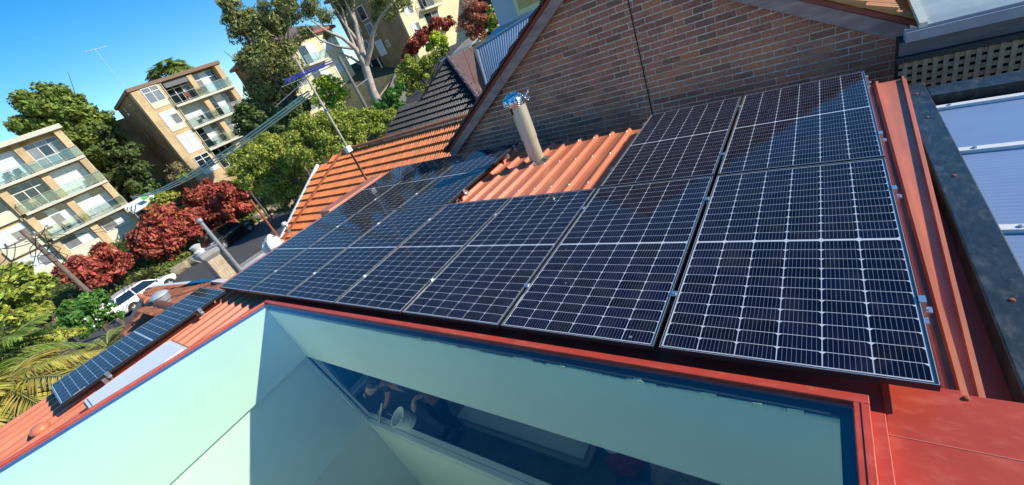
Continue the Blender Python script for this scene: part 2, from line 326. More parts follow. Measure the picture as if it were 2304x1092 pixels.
# ------------------------------------------------------------------ skylight
def SZ(y): return -.05 - .115 * (y + .07)
skl = empty('skylight', (-3, -1.5, -.15), 'large glass skylight in a glossy red metal frame set into the deck roof', 'skylight')
def slope_box(b, x0, x1, y0, y1, t0, t1):
    b.add([(x, y, SZ(y) + t) for x in (x0, x1) for y in (y0, y1) for t in (t0, t1)], [(0, 1, 3, 2), (4, 6, 7, 5), (0, 4, 5, 1), (2, 3, 7, 6), (0, 2, 6, 4), (1, 5, 7, 3)]); return b
YF = -2.93
slope_box(B(), -5.775, -.205, -.103, -.055, -.10, .002).make('frame_rail', redm, skl, bevel=.004)
slope_box(B(), -.257, -.205, YF, -.104, -.10, .002).make('frame_rail', redm, skl, bevel=.004)
slope_box(B(), -.232, -.222, YF, -.104, .0021, .006).make('rail_bead', redm, skl)
slope_box(B(), -5.775, -5.735, YF, -.104, -.10, .002).make('frame_rail', redm, skl, bevel=.004)
slope_box(B(), -5.775, -.205, YF - .05, YF - .001, -.10, .002).make('frame_rail', redm, skl, bevel=.004)
slope_box(B(), -.204, -.159, YF, -.11, -.10, -.03).make('cover_flashing', redm, skl, bevel=.003)
for a in ((-5.775, -.205, -.075, -.06, -.28, -.102), (-5.77, -5.74, YF, -.104, -.5, -.102), (-.24, -.21, YF, -.104, -.5, -.102)):
    b = B(); slope_box(b, *a); b.make('upstand', maroon, skl)
navy = M('frame_gasket', (.03, .045, .07), .3, .1)
slope_box(B(), -5.734, -.258, -.152, -.104, -.09, -.05).make('inner_reveal', navy, skl)
slope_box(B(), -.298, -.258, YF, -.153, -.09, -.05).make('inner_reveal', navy, skl)
slope_box(B(), -5.734, -5.661, YF, -.153, -.05, -.035).make('inner_reveal', M('gasket_sky_reflection', (.05, .10, .22), .5, .1), skl)  # blue sky reflection put into this strip's colour
mt = bpy.data.materials.new('tinted_glass'); mt.use_nodes = True; nt = mt.node_tree; nt.nodes.remove(nt.nodes['Principled BSDF'])
tr = N(nt, 'BsdfTransparent'); tr.inputs[0].default_value = (.80, .97, .865, 1); gl = N(nt, 'BsdfGlossy'); gl.inputs['Roughness'].default_value = .01; gl.inputs[0].default_value = (.55, .85, 1, 1)
lw = N(nt, 'LayerWeight'); lw.inputs[0].default_value = .5; pw = N(nt, 'Math', operation='POWER'); pw.inputs[1].default_value = 4.5; nt.links.new(lw.outputs['Facing'], pw.inputs[0]); fr = N(nt, 'MapRange'); fr.inputs['To Min'].default_value = .085; fr.inputs['To Max'].default_value = .95; nt.links.new(pw.outputs[0], fr.inputs[0]); mx = N(nt, 'MixShader'); nt.links.new(fr.outputs[0], mx.inputs[0]); nt.links.new(tr.outputs[0], mx.inputs[1]); nt.links.new(gl.outputs[0], mx.inputs[2]); nt.links.new(mx.outputs[0], nt.nodes['Material Output'].inputs[0])
b = B(); b.add([(-5.745, YF, SZ(YF) - .012), (-.25, YF, SZ(YF) - .012), (-.25, -.095, SZ(-.095) - .012), (-5.745, -.095, SZ(-.095) - .012)], [(0, 1, 2, 3)])
b.make('glass_pane', mt, skl)
b = B()   # ragged plaster left along the top of the bulkhead
x = -5.6
while x < -.34:
    w = random.uniform(.03, .16); near = sst((x + 4.2) / 2.5)
    h = .012 + near * random.choice((.0, .004, .012, .02)) * random.uniform(.6, 1.2)
    b.obox((x, -.158, -.132), (w * .98, 0, random.uniform(-.002, .004) * near), (0, .004 + .012 * near * random.random(), .006), (0, 0, h)); x += w
for xx in (-2.9, -2.7, -1.62, -1.15, -.62): b.tube([(xx, -.158, -.125), (xx + .02, -.16, -.10), (xx + .05, -.16, -.098), (xx + .06, -.158, -.115)], .003, 5)
b.make('ragged_plaster_edge', M('fresh_plaster', (.80, .80, .62), .8, .15, 30), house)

# ------------------------------------------------------------------ solar panels
PW, PL, GX, GY = 1.038, 1.9247, .0297, .0267
def cell_mesh():
    w, l, ch = .1634 / 2, .0812 / 2, .011; b = B()
    poly = [(-w, l), (-w, -l + ch), (-w + ch, -l), (w - ch, -l), (w, -l + ch), (w, l)]
    return b.prism(poly, 'z', 0, .0008).mesh('cell', cellm)
cellme = cell_mesh()
b = B(); f_ = .0105
for a in ((0, PW, 0, f_), (0, PW, PL - f_, PL), (0, f_, f_, PL - f_), (PW - f_, PW, f_, PL - f_)): b.box(a[0], a[1], a[2], a[3], -.035, 0)
frameme = b.mesh('frame', blackf)
sheetme = B().box(f_ - .001, PW - f_ + .001, f_ - .001, PL - f_ + .001, -.008, -.0035).mesh('backsheet', sheetm)
lipme = B()
for a in ((f_ * .2, PW - f_ * .2, .0012, .0036), (f_ * .2, PW - f_ * .2, PL - .0036, PL - .0012), (.0012, .0036, .004, PL - .004), (PW - .0036, PW - .0012, .004, PL - .004)): lipme.box(a[0], a[1], a[2], a[3], 0, .0006)
lipme = lipme.mesh('frame_edge', M('bright_edge', (.7, .72, .75), .3, 0, metal=.6))
MID = .014; PYI = (PL - 2 * f_ - .014 - MID) / 22; PXI = (PW - 2 * f_ - .012) / 6
clampm = B().box(-.021, .021, -.022, .022, -.004, .004).box(-.01, .01, -.01, .01, .005, .009).mesh('clamp', alum)
endm = B().box(-.005, .02, -.022, .022, -.004, .005).box(.006, .02, -.022, .022, -.06, -.004).box(.012, .045, -.018, .018, -.066, -.058).box(.022, .034, -.008, .008, -.10, -.05).mesh('end_clamp', alum)
footm = B().box(-.05, .05, -.02, .02, -.135, -.120).box(-.05, -.04, -.02, .02, -.12, -.06).mesh('roof_foot', alum)
railm = {}
def panel(x, y, label, clamps=(), ends=(), stickers=0):
    e = empty('solar_panel', (x, y, 0), label, 'solar panel', 'solar panels on the metal roof')
    link('frame', frameme, e, False); link('backsheet', sheetme, e, False); link('frame_edge', lipme, e, False)
    for j in range(22):
        yy = f_ + .007 + PYI * (j + .5) + (MID if j > 10 else 0)
        for i in range(6):
            o = link('cell', cellme, e, False); o.location = (f_ + .006 + PXI * (i + .5), yy, -.0036)
            if j > 10: pass
            else: o.rotation_euler = (0, 0, math.pi)
    for fy in clamps: link('mid_clamp', clampm, e, False).location = (-GX / 2, PL * fy, .0)
    for side, fy in ends:
        o = link('end_clamp', endm, e, False); o.location = (PW if side > 0 else 0, PL * fy, 0); o.rotation_euler = (0, 0, 0 if side > 0 else math.pi)
    for fy in (.2, .8):
        o = link('mounting_rail', railme, e, False); o.location = (0, PL * fy, 0)
    if stickers: link('sticker', stickme, e, False).location = (.004, .20, 0)
    return e
railme = B().box(-.02, PW + .02, -.02, .02, -.10, -.0355).box(.2, .26, -.03, .03, -.175, -.10).box(.75, .81, -.03, .03, -.175, -.10).mesh('mounting_rail', alum)
stickme = B().box(-.0005, .004, 0, .12, -.006, .0008).mesh('sticker', white)
def PX(i): return -(i * (PW + GX) + PW)
names = ['beside the apron sheet at the right end of the front row', 'second in the front row from the apron sheet', 'third in the front row from the apron sheet', 'fourth in the front row from the apron sheet', 'fifth in the front row from the apron sheet', 'sixth in the front row, beside the barge end panel', 'at the barge end of the front row']
for i in range(7):
    panel(PX(i), 0, 'dark blue solar panel ' + names[i], clamps=(.22, .80) if i < 6 else (), ends=((1, .25), (1, .78)) if i == 0 else (((-1, .8),) if i == 6 else ()), stickers=0 < i < 6)
panel(PX(0), PL + GY, 'solar panel against the brick gable beside the side flashing', clamps=(.2, .82), ends=((1, .2), (1, .9)))
panel(PX(1), PL + GY, 'solar panel against the brick gable on the side of the flue', ends=((-1, .2), (-1, .85)))
panel(PX(4), PL + GY, 'solar panel next to the flue, crossed by its shadow', clamps=(.22, .80), ends=((1, .18), (1, .92)))
panel(PX(5), PL + GY, 'solar panel in the middle of the three below the orange roof', clamps=(.22, .80))
panel(PX(6), PL + GY, 'solar panel below the orange roof beside the raised flashing box', ends=((-1, .5),))
e = panel(-8.115, -1.97, 'single solar panel set apart beside the white roof hatch', ends=((1, .23), (1, .80)), stickers=0)
link('sticker', stickme, e, False).location = (PW - .02, .12, 0)

# white roof hatch next to the single panel
hq = [atz(212, 918, -.02), atz(180, 905, -.02), atz(375, 760, -.02), atz(440, 780, -.02)]
hx0, hx1, hy0, hy1 = -6.70, -5.98, -1.83, -.90
hatch = empty('roof_hatch', (-6.4, -1.35, -.17), 'shallow white sheet covered roof hatch with a rusty brown kerb', 'roof hatch')
b = B(); b.box(hx0, hx0 + .03, hy0, hy1, -.17, -.03).box(hx1 - .03, hx1, hy0, hy1, -.17, -.03).box(hx0 + .03, hx1 - .03, hy0, hy0 + .03, -.17, -.03).box(hx0 + .03, hx1 - .03, hy1 - .03, hy1, -.17, -.03)
b.make('kerb', M('hatch_kerb', (.35, .15, .07), .6, .3, 10), hatch)
B().box(hx0 + .01, hx1 - .01, hy0 + .015, hy1 - .02, -.029, -.012).make('cover_rim', white, hatch, bevel=.006)
B().box(hx0 + .05, hx1 - .05, hy0 + .05, hy1 - .06, -.0119, .004).make('cover_sheet', M('acrylic_white', (.78, .79, .80), .35, .04, 3), hatch, bevel=.008)

# ------------------------------------------------------------------ flue
fx, fy = -3.66, 3.34
flue = empty('flue_pipe', (fx, fy, -.17), 'rust stained steel flue pipe capped with crumpled silver foil', 'flue')
def fluemat():
    mt = bpy.data.materials.new('stained_flue'); mt.use_nodes = True; nt = mt.node_tree; L = nt.links; b = nt.nodes['Principled BSDF']; b.inputs['Roughness'].default_value = .42; b.inputs['Metallic'].default_value = .45
    tc = N(nt, 'TexCoord'); mp = N(nt, 'Mapping'); mp.inputs['Scale'].default_value = (9, 9, 1.2); L.new(tc.outputs['Object'], mp.inputs[0])
    n = N(nt, 'TexNoise'); n.inputs['Scale'].default_value = 1.4; n.inputs['Detail'].default_value = 7; L.new(mp.outputs[0], n.inputs[0])
    r = N(nt, 'ValToRGB'); L.new(n.outputs[0], r.inputs[0]); cr = r.color_ramp
    cr.elements[0].position = .40; cr.elements[0].color = (.60, .55, .50, 1); cr.elements[1].position = .78; cr.elements[1].color = (.42, .17, .05, 1)
    e1 = cr.elements.new(.55); e1.color = (.62, .55, .40, 1); e2 = cr.elements.new(.66); e2.color = (.54, .42, .22, 1)
    L.new(r.outputs[0], b.inputs['Base Color']); return mt
fm = fluemat()
def rough_tube(r, z0, z1, jag0=0., n=24):
    b = B()
    for k in range(n):
        t = 2 * math.pi * k / n; c, s = math.cos(t), math.sin(t); j = random.uniform(0, jag0)
        b.v += [(fx + r * c, fy + r * s, z0 + j), (fx + r * c, fy + r * s, z1), (fx + (r - .006) * c, fy + (r - .006) * s, z1)]
    for k in range(n):
        q = (k + 1) % n; b.f += [(3 * k, 3 * q, 3 * q + 1, 3 * k + 1), (3 * k + 1, 3 * q + 1, 3 * q + 2, 3 * k + 2)]; b.mi += [0, 0]
    return b
rough_tube(.106, -.17, .22, .05).make('lower_pipe', fm, flue, smooth=60)
rough_tube(.114, .20, .70).make('upper_sleeve', fm, flue, smooth=60)
b = B(); b.add([(fx - .055 + dx, fy - .117 + dy, z) for dx, dy, z in ((-.018, .017, .70), (.018, .002, .70), (.022, 0, .60), (.0, .005, .575), (-.014, .014, .62))], [(0, 1, 2, 3, 4)]); b.make('torn_slot', darkgap, flue)
foil = M('crumpled_foil', (.75, .76, .78), .18, .05, metal=1., bump=.9, bscale=30)
bm = bmesh.new(); bmesh.ops.create_icosphere(bm, subdivisions=4, radius=1)
for v in bm.verts:
    n_ = math.sin(9 * v.co.x + 3) * math.sin(11 * v.co.y) * .06 + random.uniform(-.035, .035)
    v.co = Vector((v.co.x * .155 * (1 + n_), v.co.y * .15 * (1 + n_), max(v.co.z, -.45 + random.uniform(-.1, .1)) * .12 * (1 + n_)))
    v.co += Vector((fx - .02, fy - .01, .735))
me = bpy.data.meshes.new('foil_cap'); bm.to_mesh(me); bm.free(); me.materials.append(foil); link('foil_cap', me, flue)
b = B()
for k in range(14):
    a = random.uniform(-.5, .9); p = Vector((fx + .13 + .05 * random.random(), fy + .02 + .06 * random.random(), .72 + .05 * random.random()))
    b.add([p + Vector((random.uniform(-.04, .05), random.uniform(-.03, .03), random.uniform(-.03, .04))) for _ in range(3)], [(0, 1, 2)])
b.tube([(fx + .12, fy + .05, .74), (fx + .20, fy + .06, .80), (fx + .215, fy + .06, .835)], [.012, .012, .018], 7)
b.make('foil_scraps', foil, flue)
b = B(); ring = [(fx + (.16 + .04 * math.sin(3 * t + 1) + .04 * random.random()) * math.cos(t) + .03, fy + (.15 + .04 * math.sin(2 * t)) * math.sin(t) * 1.1 - .02) for t in [2 * math.pi * k / 26 for k in range(26)]]
b.v = [(x, y, DZ + .008 + .035 * max(0, 1 - abs(((x + 2.443) / .243 + .5) % 1 - .5) * 7)) for x, y in ring] + [(fx, fy, DZ + .06)]; b.f = [(i, (i + 1) % 26, 26) for i in range(26)]; b.mi = [0] * 26
b.make('sealant_patch', M('old_sealant', (.16, .13, .10), .85, .4, 20, stain=.8, stain_col=(.03, .03, .03), sscale=10, coords='World'), flue)

# ------------------------------------------------------------------ roof tiles
def tile_mesh(name, w, g, mat, th=.042):
    pr = [(-.5, .004), (-.43, .03), (-.34, .04), (-.24, .008), (-.06, .005), (.02, .032), (.12, .04), (.22, .008), (.49, .004)]
    b = B(); n = len(pr)
    for v, dz in ((0, th), (g * 1.08, .0)):
        for u, h in pr: b.v.append((u * w, v, h + dz))
    for u, h in pr: b.v.append((u * w, 0, max(0, h * .3 - .004)))
    b.f = [(i, i + 1, n + i + 1, n + i) for i in range(n - 1)] + [(2 * n + i, 2 * n + i + 1, i + 1, i) for i in range(n - 1)]
    b.f += [(0, n, 2 * n), (n - 1, 3 * n - 1, 2 * n - 1)]; b.mi = [0] * len(b.f)
    return b.mesh(name, mat)
def hidden(P):
    d = np.array(P) - CAM
    if d[0] < 0:
        t = (-7.9 - CAM[0]) / d[0]
        if 0 < t < 1:
            y, z = (CAM + d * t)[1:]
            if -3 < y < 3.95 and z < -.1: return True
    if d[1] > 0:
        t = (3.9 - CAM[1]) / d[1]
        if 0 < t < 1:
            x, _, z = CAM + d * t
            if -7.9 < x < .1 and z < -.1: return True
    return False
def tile_field(parent, P0, u, v, nu, nv, w, g, mat, inside=None, maxobj=280, name='tile', jit=.004):
    """courses of interlocking tiles laid up a slope from P0 along u, stepping up v"""
    u = Vector(u).normalized(); v = Vector(v).normalized(); n = u.cross(v).normalized(); P0 = Vector(P0)
    me = tile_mesh(name, w, g, mat); spots = []
    for j in range(nv):
        for i in range(nu):
            p = P0 + u * ((i + .5 + .5 * (j % 2) * 0) * w) + v * (j * g)
            if inside and not inside(p + v * g * .5): continue
            spots.append(p)
    vis = [] if not maxobj else sorted([p for p in spots if not hidden(p)], key=lambda p: (Vector(CAM) - p).length)[:maxobj]
    vs = set(id(p) for p in vis)
    rot = Matrix((u, v, n)).transposed().to_4x4()
    for p in vis:
        o = link(name, me, parent, False); q = p + n * random.uniform(0, jit) + u * random.uniform(-jit, jit)
        M4 = Matrix.Translation(q) @ rot @ Matrix.Rotation(random.uniform(-.012, .012), 4, 'Z')
        o.matrix_local = M4 if parent.type != 'EMPTY' else Matrix.Translation(-parent.location) @ M4
    rest = [p for p in spots if id(p) not in vs]
    if rest:
        b = B(); V = [Vector(x.co) for x in me.vertices]; F = [tuple(x.vertices) for x in me.polygons]
        for p in rest:
            q = p + n * random.uniform(0, jit); b.add([q + u * x.x + v * x.y + n * x.z for x in V], F)
        b.make(name + '_courses', mat, parent, kind='stuff')
orangem = M('orange_terracotta', (.60, .16, .035), .55, .12, 20, .1, 60, obj=.14, island=.10, stain=.3, stain_col=(.25, .07, .03), sscale=3)
capm = M('orange_ridge_cap', (.46, .12, .035), .55, .15, 10, obj=.12)
darktile = M('dark_tile', (.018, .015, .015), .45, .3, 10, island=.4)
browntile = M('brown_tile', (.17, .075, .05), .6, .25, 8, island=.35)
def caps(parent, p, q, r, mat, n, name='ridge_tile'):
    """half round capping tiles laid end to end"""
    p, q = Vector(p), Vector(q); d = (q - p) / n; a = d.cross(Vector((0, 0, 1))).normalized(); up = a.cross(d).normalized()
    for i in range(n):
        b = B(); m_ = 7
        for s, rr in ((0, r * 1.08), (1.06, r * .94)):
            for k in range(m_): t = math.pi * k / (m_ - 1); b.v.append(tuple(p + d * (i + s) + a * math.cos(t) * rr + up * (math.sin(t) * rr * .8 + .01)))
        b.f = [(k, k + 1, m_ + k + 1, m_ + k) for k in range(m_ - 1)] + [tuple(range(m_))]; b.mi = [0] * m_
        b.make(name, mat, parent, smooth=50)

# ------------------------------------------------------------------ brick gable house behind the roof
GY0 = 5.1; PKX, PKZ = -2.91, 1.885
gab = empty('brick_gable_house', (-3, 8, -5.7), 'brown brick gable wall with weathered timber barge boards behind the panels', 'house')
def rake(x): return PKZ - .5745 * (PKX - x) if x < PKX else PKZ - .605 * (x - PKX)
wall = B(); wall.prism([(-6.9, -5.8), (-6.9, rake(-6.9) + .1), (PKX, PKZ + .12), (.43, rake(.43) + .1), (.43, -5.8)], 'y', GY0 + .009, GY0 + .25)
wallo = wall.make('wall', mortar, gab)
def brickm():
    mt = bpy.data.materials.new('brown_brick'); mt.use_nodes = True; nt = mt.node_tree; L = nt.links; b = nt.nodes['Principled BSDF']; b.inputs['Roughness'].default_value = .85
    oi = N(nt, 'ObjectInfo'); g = N(nt, 'NewGeometry'); ad = N(nt, 'Math', operation='ADD'); L.new(oi.outputs['Random'], ad.inputs[0]); L.new(g.outputs['Random Per Island'], ad.inputs[1])
    fr = N(nt, 'Math', operation='FRACT'); L.new(ad.outputs[0], fr.inputs[0]); r = N(nt, 'ValToRGB'); L.new(fr.outputs[0], r.inputs[0]); cr = r.color_ramp
    cr.elements[0].color = (.29, .125, .085, 1); cr.elements[1].color = (.62, .215, .11, 1)
    for p, c in ((.3, (.42, .165, .11)), (.6, (.50, .195, .13)), (.85, (.52, .215, .125))): cr.elements.new(p).color = (*c, 1)
    n = N(nt, 'TexNoise'); n.inputs['Scale'].default_value = 2.1; n.inputs['Detail'].default_value = 9; n.inputs['Roughness'].default_value = .72; L.new(g.outputs['Position'], n.inputs[0])
    mr = N(nt, 'MapRange'); mr.inputs['From Min'].default_value = .5; mr.inputs['From Max'].default_value = .7; mr.inputs['To Max'].default_value = .6; L.new(n.outputs[0], mr.inputs[0])
    mx = N(nt, 'Mix', data_type='RGBA'); L.new(mr.outputs[0], mx.inputs[0]); L.new(r.outputs[0], mx.inputs[6]); mx.inputs[7].default_value = (.11, .066, .05, 1)
    n2 = N(nt, 'TexNoise'); n2.inputs['Scale'].default_value = 30; n2.inputs['Detail'].default_value = 6; L.new(g.outputs['Position'], n2.inputs[0])
    m2 = N(nt, 'MapRange'); m2.inputs['From Min'].default_value = .3; m2.inputs['From Max'].default_value = .7; m2.inputs['To Min'].default_value = .72; m2.inputs['To Max'].default_value = 1.25; L.new(n2.outputs[0], m2.inputs[0])
    mm = N(nt, 'Mix', data_type='RGBA', blend_type='MULTIPLY'); mm.inputs[0].default_value = 1; L.new(mx.outputs[2], mm.inputs[6]); L.new(m2.outputs[0], mm.inputs[7])
    L.new(mm.outputs[2], b.inputs['Base Color']); bp = N(nt, 'Bump'); bp.inputs['Strength'].default_value = .5; bp.inputs['Distance'].default_value = .006; L.new(n2.outputs[0], bp.inputs['Height']); L.new(bp.outputs[0], b.inputs['Normal'])
    return mt
bkm = brickm(); CH, CL, JX = .09, .25, -2.49
def brick_mesh(w): 
    b = B(); h = .076 / 2; t = .004; w /= 2
    b.add([(-w, 0.004, -h), (w, 0.004, -h), (w, 0.004, h), (-w, 0.004, h), (-w + t, 0, -h + t), (w - t, 0, -h + t), (w - t, 0, h - t), (-w + t, 0, h - t), (-w, .03, -h), (w, .03, -h), (w, .03, h), (-w, .03, h)],
          [(4, 5, 6, 7), (0, 1, 5, 4), (1, 2, 6, 5), (2, 3, 7, 6), (3, 0, 4, 7), (0, 8, 9, 1), (1, 9, 10, 2), (2, 10, 11, 3), (3, 11, 8, 0)]); return b.mesh('brick', bkm)
bmesh_cache = {}; bricks = []
for j in range(-6, 24):
    z = -.341 + CH * (j + .5); x = .43 - (CL / 2 if j % 2 else 0)
    if j % 2: bricks.append((.43 - CL / 4, z, CL / 2 - .014))
    while x > -6.9:
        x0, x1 = x - CL, x; x -= CL
        segs = [(x0, x1)] if not (x0 < JX < x1) else [(x0, JX - .002), (JX + .002, x1)]
        for a, c in segs:
            if c - a > .03: bricks.append(((a + c) / 2, z, c - a - .014))
bricks = [q for q in bricks if q[1] + .03 < rake(q[0] - q[2] / 2) + .17 and q[1] + .03 < rake(q[0] + q[2] / 2) + .17]
bricks.sort(key=lambda q: (hidden((q[0], GY0, q[1])), (q[0] - CAM[0]) ** 2 + (q[1] - CAM[2]) ** 2))
jb = B()
for k, (x, z, w) in enumerate(bricks):
    key = round(w, 2)
    if key not in bmesh_cache: bmesh_cache[key] = brick_mesh(key)
    if k < 290:
        o = link('brick', bmesh_cache[key], wallo); o.location = (x, GY0 + random.uniform(-.003, .003), z); o.rotation_euler = (0, random.uniform(-.006, .006), 0)
    else:
        me = bmesh_cache[key]; dy = random.uniform(-.003, .003); jb.add([(x + v.co.x, GY0 + dy + v.co.y, z + v.co.z) for v in me.vertices], [tuple(p.vertices) for p in me.polygons])
jb.make('brick_courses', bkm, wallo, kind='stuff')
B().box(JX - .008, JX + .006, GY0 - .001, GY0 + .03, -1, 1.8).make('expansion_joint', sealant, wallo)
for sx, xe in ((-1, -6.95), (1, .455)):
    for xa, xb in (((PKX, (PKX + xe) / 2), ((PKX + xe) / 2, xe))):
        g_ = .004 * sx
        b = B(); b.prism([(xa + g_, rake(xa)), (xb - g_, rake(xb)), (xb - g_, rake(xb) + .185), (xa + g_, rake(xa) + .185)], 'y', 4.99, 5.035); b.make('barge_board', timber, gab, bevel=.006)
    b = B(); b.prism([(PKX, PKZ + .19), (xe + sx * .08, rake(xe) + .19 - .045), (xe + sx * .08, rake(xe) + .205), (PKX, PKZ + .25)], 'y', 4.97, 13); b.make('roof', maroon, gab)
tile_field(gab, (.56, 4.93, rake(.455) + .20), (0, 1, 0), (-1, 0, .605), 16, 9, .22, .30, M('sunlit_orange_tile', (.52, .20, .06), .6, .15, 15, .1, 60, obj=.15, island=.1), maxobj=60)
tl = M('shaded_tile_edge', (.10, .035, .03), .7, .3, 10, island=.3)  # left slope of the same roof, its shade put into a darker colour
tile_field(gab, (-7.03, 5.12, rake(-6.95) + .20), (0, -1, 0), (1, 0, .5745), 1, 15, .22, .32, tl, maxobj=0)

# ------------------------------------------------------------------ neighbour on the right: patio roof, lattice, tin roof
pat = empty('patio_cover', (1.4, 1.6, -5.7), 'patio cover of blue grey polycarbonate sheets with white joiners and a mottled black fascia', 'patio cover')
bf = M('mottled_black_fascia', (.022, .030, .036), .35, .5, 14, .05, 40, stain=.5, stain_col=(.16, .16, .145), sscale=9, coords='World', stretch=(2, 1, 1))
b = B(); b.box(.255, .415, -.1, 3.72, -.5, -.17); b.make('fascia', bf, pat, bevel=.008)
for yy in (3.45, 2.9, 1.9, .7): B().lathe([(0, .01), (.009, .008), (.012, 0)], (.335, yy, -.171), 8).make('screw', rust, pat)
b = B(); b.box(.416, 3.2, 3.36, 3.6, -.5, -.172); b.make('cross_beam', bf, pat, bevel=.006)
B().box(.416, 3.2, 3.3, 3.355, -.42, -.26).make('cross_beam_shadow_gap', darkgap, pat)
poly = M('polycarbonate', (.22, .29, .44), .16, .08, 1.5, spec=.8, coords='World')
js = [3.16, 2.33, 1.34, .3, -.75]
for a, c in zip(js, js[1:]):
    b = B(); n = 48
    for i in range(n + 1):
        y = c + .02 + (a - c - .04) * i / n
        for x in (.417, 3.2): b.v.append((x, y, -.225 + .0005 * math.cos(i * math.pi)))
    b.f = [(2 * i, 2 * i + 1, 2 * i + 3, 2 * i + 2) for i in range(n)]; b.mi = [0] * n; b.make('polycarbonate_sheet', poly, pat)
for y in js:
    o = B().box(.418, 3.2, y - .026, y + .026, -.23, -.2).make('joiner_strip', white, pat)
    B().lathe([(0, .01), (.012, .008), (.014, 0)], (.5, y, -.2), 8).make('screw', galv, o)
lat = empty('lattice_screen', (.9, 4.3, -2), 'weathered brown timber lattice screen between the patio cover and tin roof', 'lattice')
lt = M('lattice_timber', (.40, .28, .19), .85, .3, 4, .3, 30)
x = .33
while x < 1.9:
    b = B(); b.box(x, x + .036, 4.28, 4.292, -.95, -.13); b.make('upright_slat', lt, lat); x += .0732
z = -.92
while z < -.15:
    b = B(); b.box(.3, 1.95, 4.294, 4.306, z, z + .044); b.make('cross_slat', lt, lat); z += .073
B().box(.28, 2.0, 4.25, 4.30, -.128, -.075).make('top_rail', M('dark_rail', (.04, .035, .035), .8), lat)
B().box(.28, 2.0, 4.26, 4.31, -3, -.95).make('lower_boards', lt, lat)
tin = empty('tin_roof_house', (1.6, 6.5, -5.7), 'pale ribbed tin roof with grey gutter and timber eave board above the lattice', 'house')
B().box(.30, 2.3, 4.32, 4.36, -.074, .055).make('eave_board', M('grey_eave_timber', (.13, .11, .115), .85, .35, 3, .3, 20, coords='World', stretch=(1, 4, 4)), tin)
B().prism([(4.30, .056), (4.30, .15), (4.315, .15), (4.315, .07), (4.44, .07), (4.44, .15), (4.455, .15), (4.455, .056)], 'x', .34, 2.3).make('gutter', M('gutter_grey', (.30, .31, .36), .5, .1), tin)
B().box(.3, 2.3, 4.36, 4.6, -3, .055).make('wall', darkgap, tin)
b = B(); n = 44
for i in range(n + 1):
    y = 4.44 + .06 * i; h = .04 if i % 2 else 0
    for x in (.50, 4.2): b.v.append((x, y, .15 + .12 * (y - 4.44) + h))
b.f = [(2 * i, 2 * i + 1, 2 * i + 3, 2 * i + 2) for i in range(n)]; b.mi = [0] * n; b.make('tin_sheet', M('pale_tin', (.74, .71, .64), .6, .15, 3), tin)
B().bar((.475, 4.40, .165), (.475, 7.0, .165 + .12 * 2.56), .06, .05).make('valley_capping', M('pale_green_capping', (.55, .58, .48), .5, .1), tin)

# ------------------------------------------------------------------ orange tiled house beyond the deck
orn = empty('orange_tiled_house', (-12, 7, -5.7), 'neighbouring house with a bright orange terracotta tiled roof', 'house')
def oz(y): return -.28 - .56 * (8 - y)
B().slab([(-17.1, 3.2, oz(3.2) - .03), (-7, 3.2, oz(3.2) - .03), (-7, 8, oz(8) - .03), (-15.4, 8, oz(8) - .03), (-17.1, 7.6, oz(7.6) - .03)], .1).make('roof', maroon, orn)
B().slab([(-17.1, 7.7, oz(7.7) - .06), (-15.4, 8.0, oz(8) - .03), (-7, 8.0, oz(8) - .03), (-7, 13, -3), (-17.1, 13, -3)], .1).make('back_roof', maroon, orn)
B().box(-16.6, -7.2, 4.2, 12.5, -5.8, -2.6).make('wall', brk, orn)
tile_field(orn, (-17.05, 3.25, oz(3.25)), (1, 0, 0), (0, 1, .56), 46, 16, .216, .335, orangem, inside=lambda p: p.y < 7.95 and p.x > -17.1 + max(0, (p.y - 7.4) * 2.2), maxobj=285)
caps(orn, (-15.45, 8.0, oz(8) + .03), (-7.4, 8.0, oz(8) + .03), .11, capm, 21)
caps(orn, (-17.2, 3.5, oz(3.5) + .05), (-15.45, 7.95, oz(7.95) + .05), .10, capm, 13, 'hip_tile')
B().bar((-17.16, 3.2, oz(3.2) + .03), (-17.16, 7.68, oz(7.68) + .03), .09, .12).make('white_verge', white, orn)
# television mast with blue aerial
mast = empty('aerial_mast', (-9.16, 4.21, oz(4.21)), 'tall galvanised aerial mast with junction box and blue aerial on the orange roof', 'aerial')
B().tube([(-9.16, 4.21, oz(4.21) - .02), (-9.16, 4.21, .5)], .028, 10).make('lower_pole', rust, mast)
B().tube([(-9.16, 4.21, .4), (-9.16, 4.21, 2.62)], .024, 10).make('pole', M('mast_steel', (.42, .38, .31), .6, .25, 10), mast)
B().box(-9.21, -9.08, 4.12, 4.25, .48, .62).make('junction_box', white, mast, bevel=.008)
B().tube([(-9.16, 4.21, 1.46), (-9.16, 4.21, 1.52)], .029, 10).make('tape_band', M('blue_tape', (.02, .10, .55), .5, 0), mast)
bl = M('blue_aerial', (.015, .035, .42), .45, .05)
p, q = Vector((-9.39, 3.84, 2.30)), Vector((-8.79, 4.76, 2.29)); d = q - p
b = B(); b.bar(p, q, .03); b.bar(p + Vector((.0, 0, .045)), q + Vector((0, 0, .045)), .02); b.make('aerial_boom', bl, mast)
sd = d.cross(Vector((0, 0, 1))).normalized()
for i in range(9):
    c_ = p + d * (i + .5) / 9; B().tube([c_ - sd * .16, c_ + sd * .16], .006, 6).make('aerial_element', bl, mast)
B().tube([p + Vector((-.05, -.1, -.06)), q + Vector((0, 0, -.06))], .010, 6).make('cross_arm', galv, mast)
B().tube([(-9.16, 4.21, 2.2), p + Vector((-.25, -.35, -.35))], .008, 6).make('stay_rod', galv, mast)
B().tube([(-9.14, 4.2, .5), (-9.13, 4.2, .2), (-9.15, 4.19, -.1), (-9.13, 4.2, -.5)], .014, 6).make('mast_cable', sealant, mast)
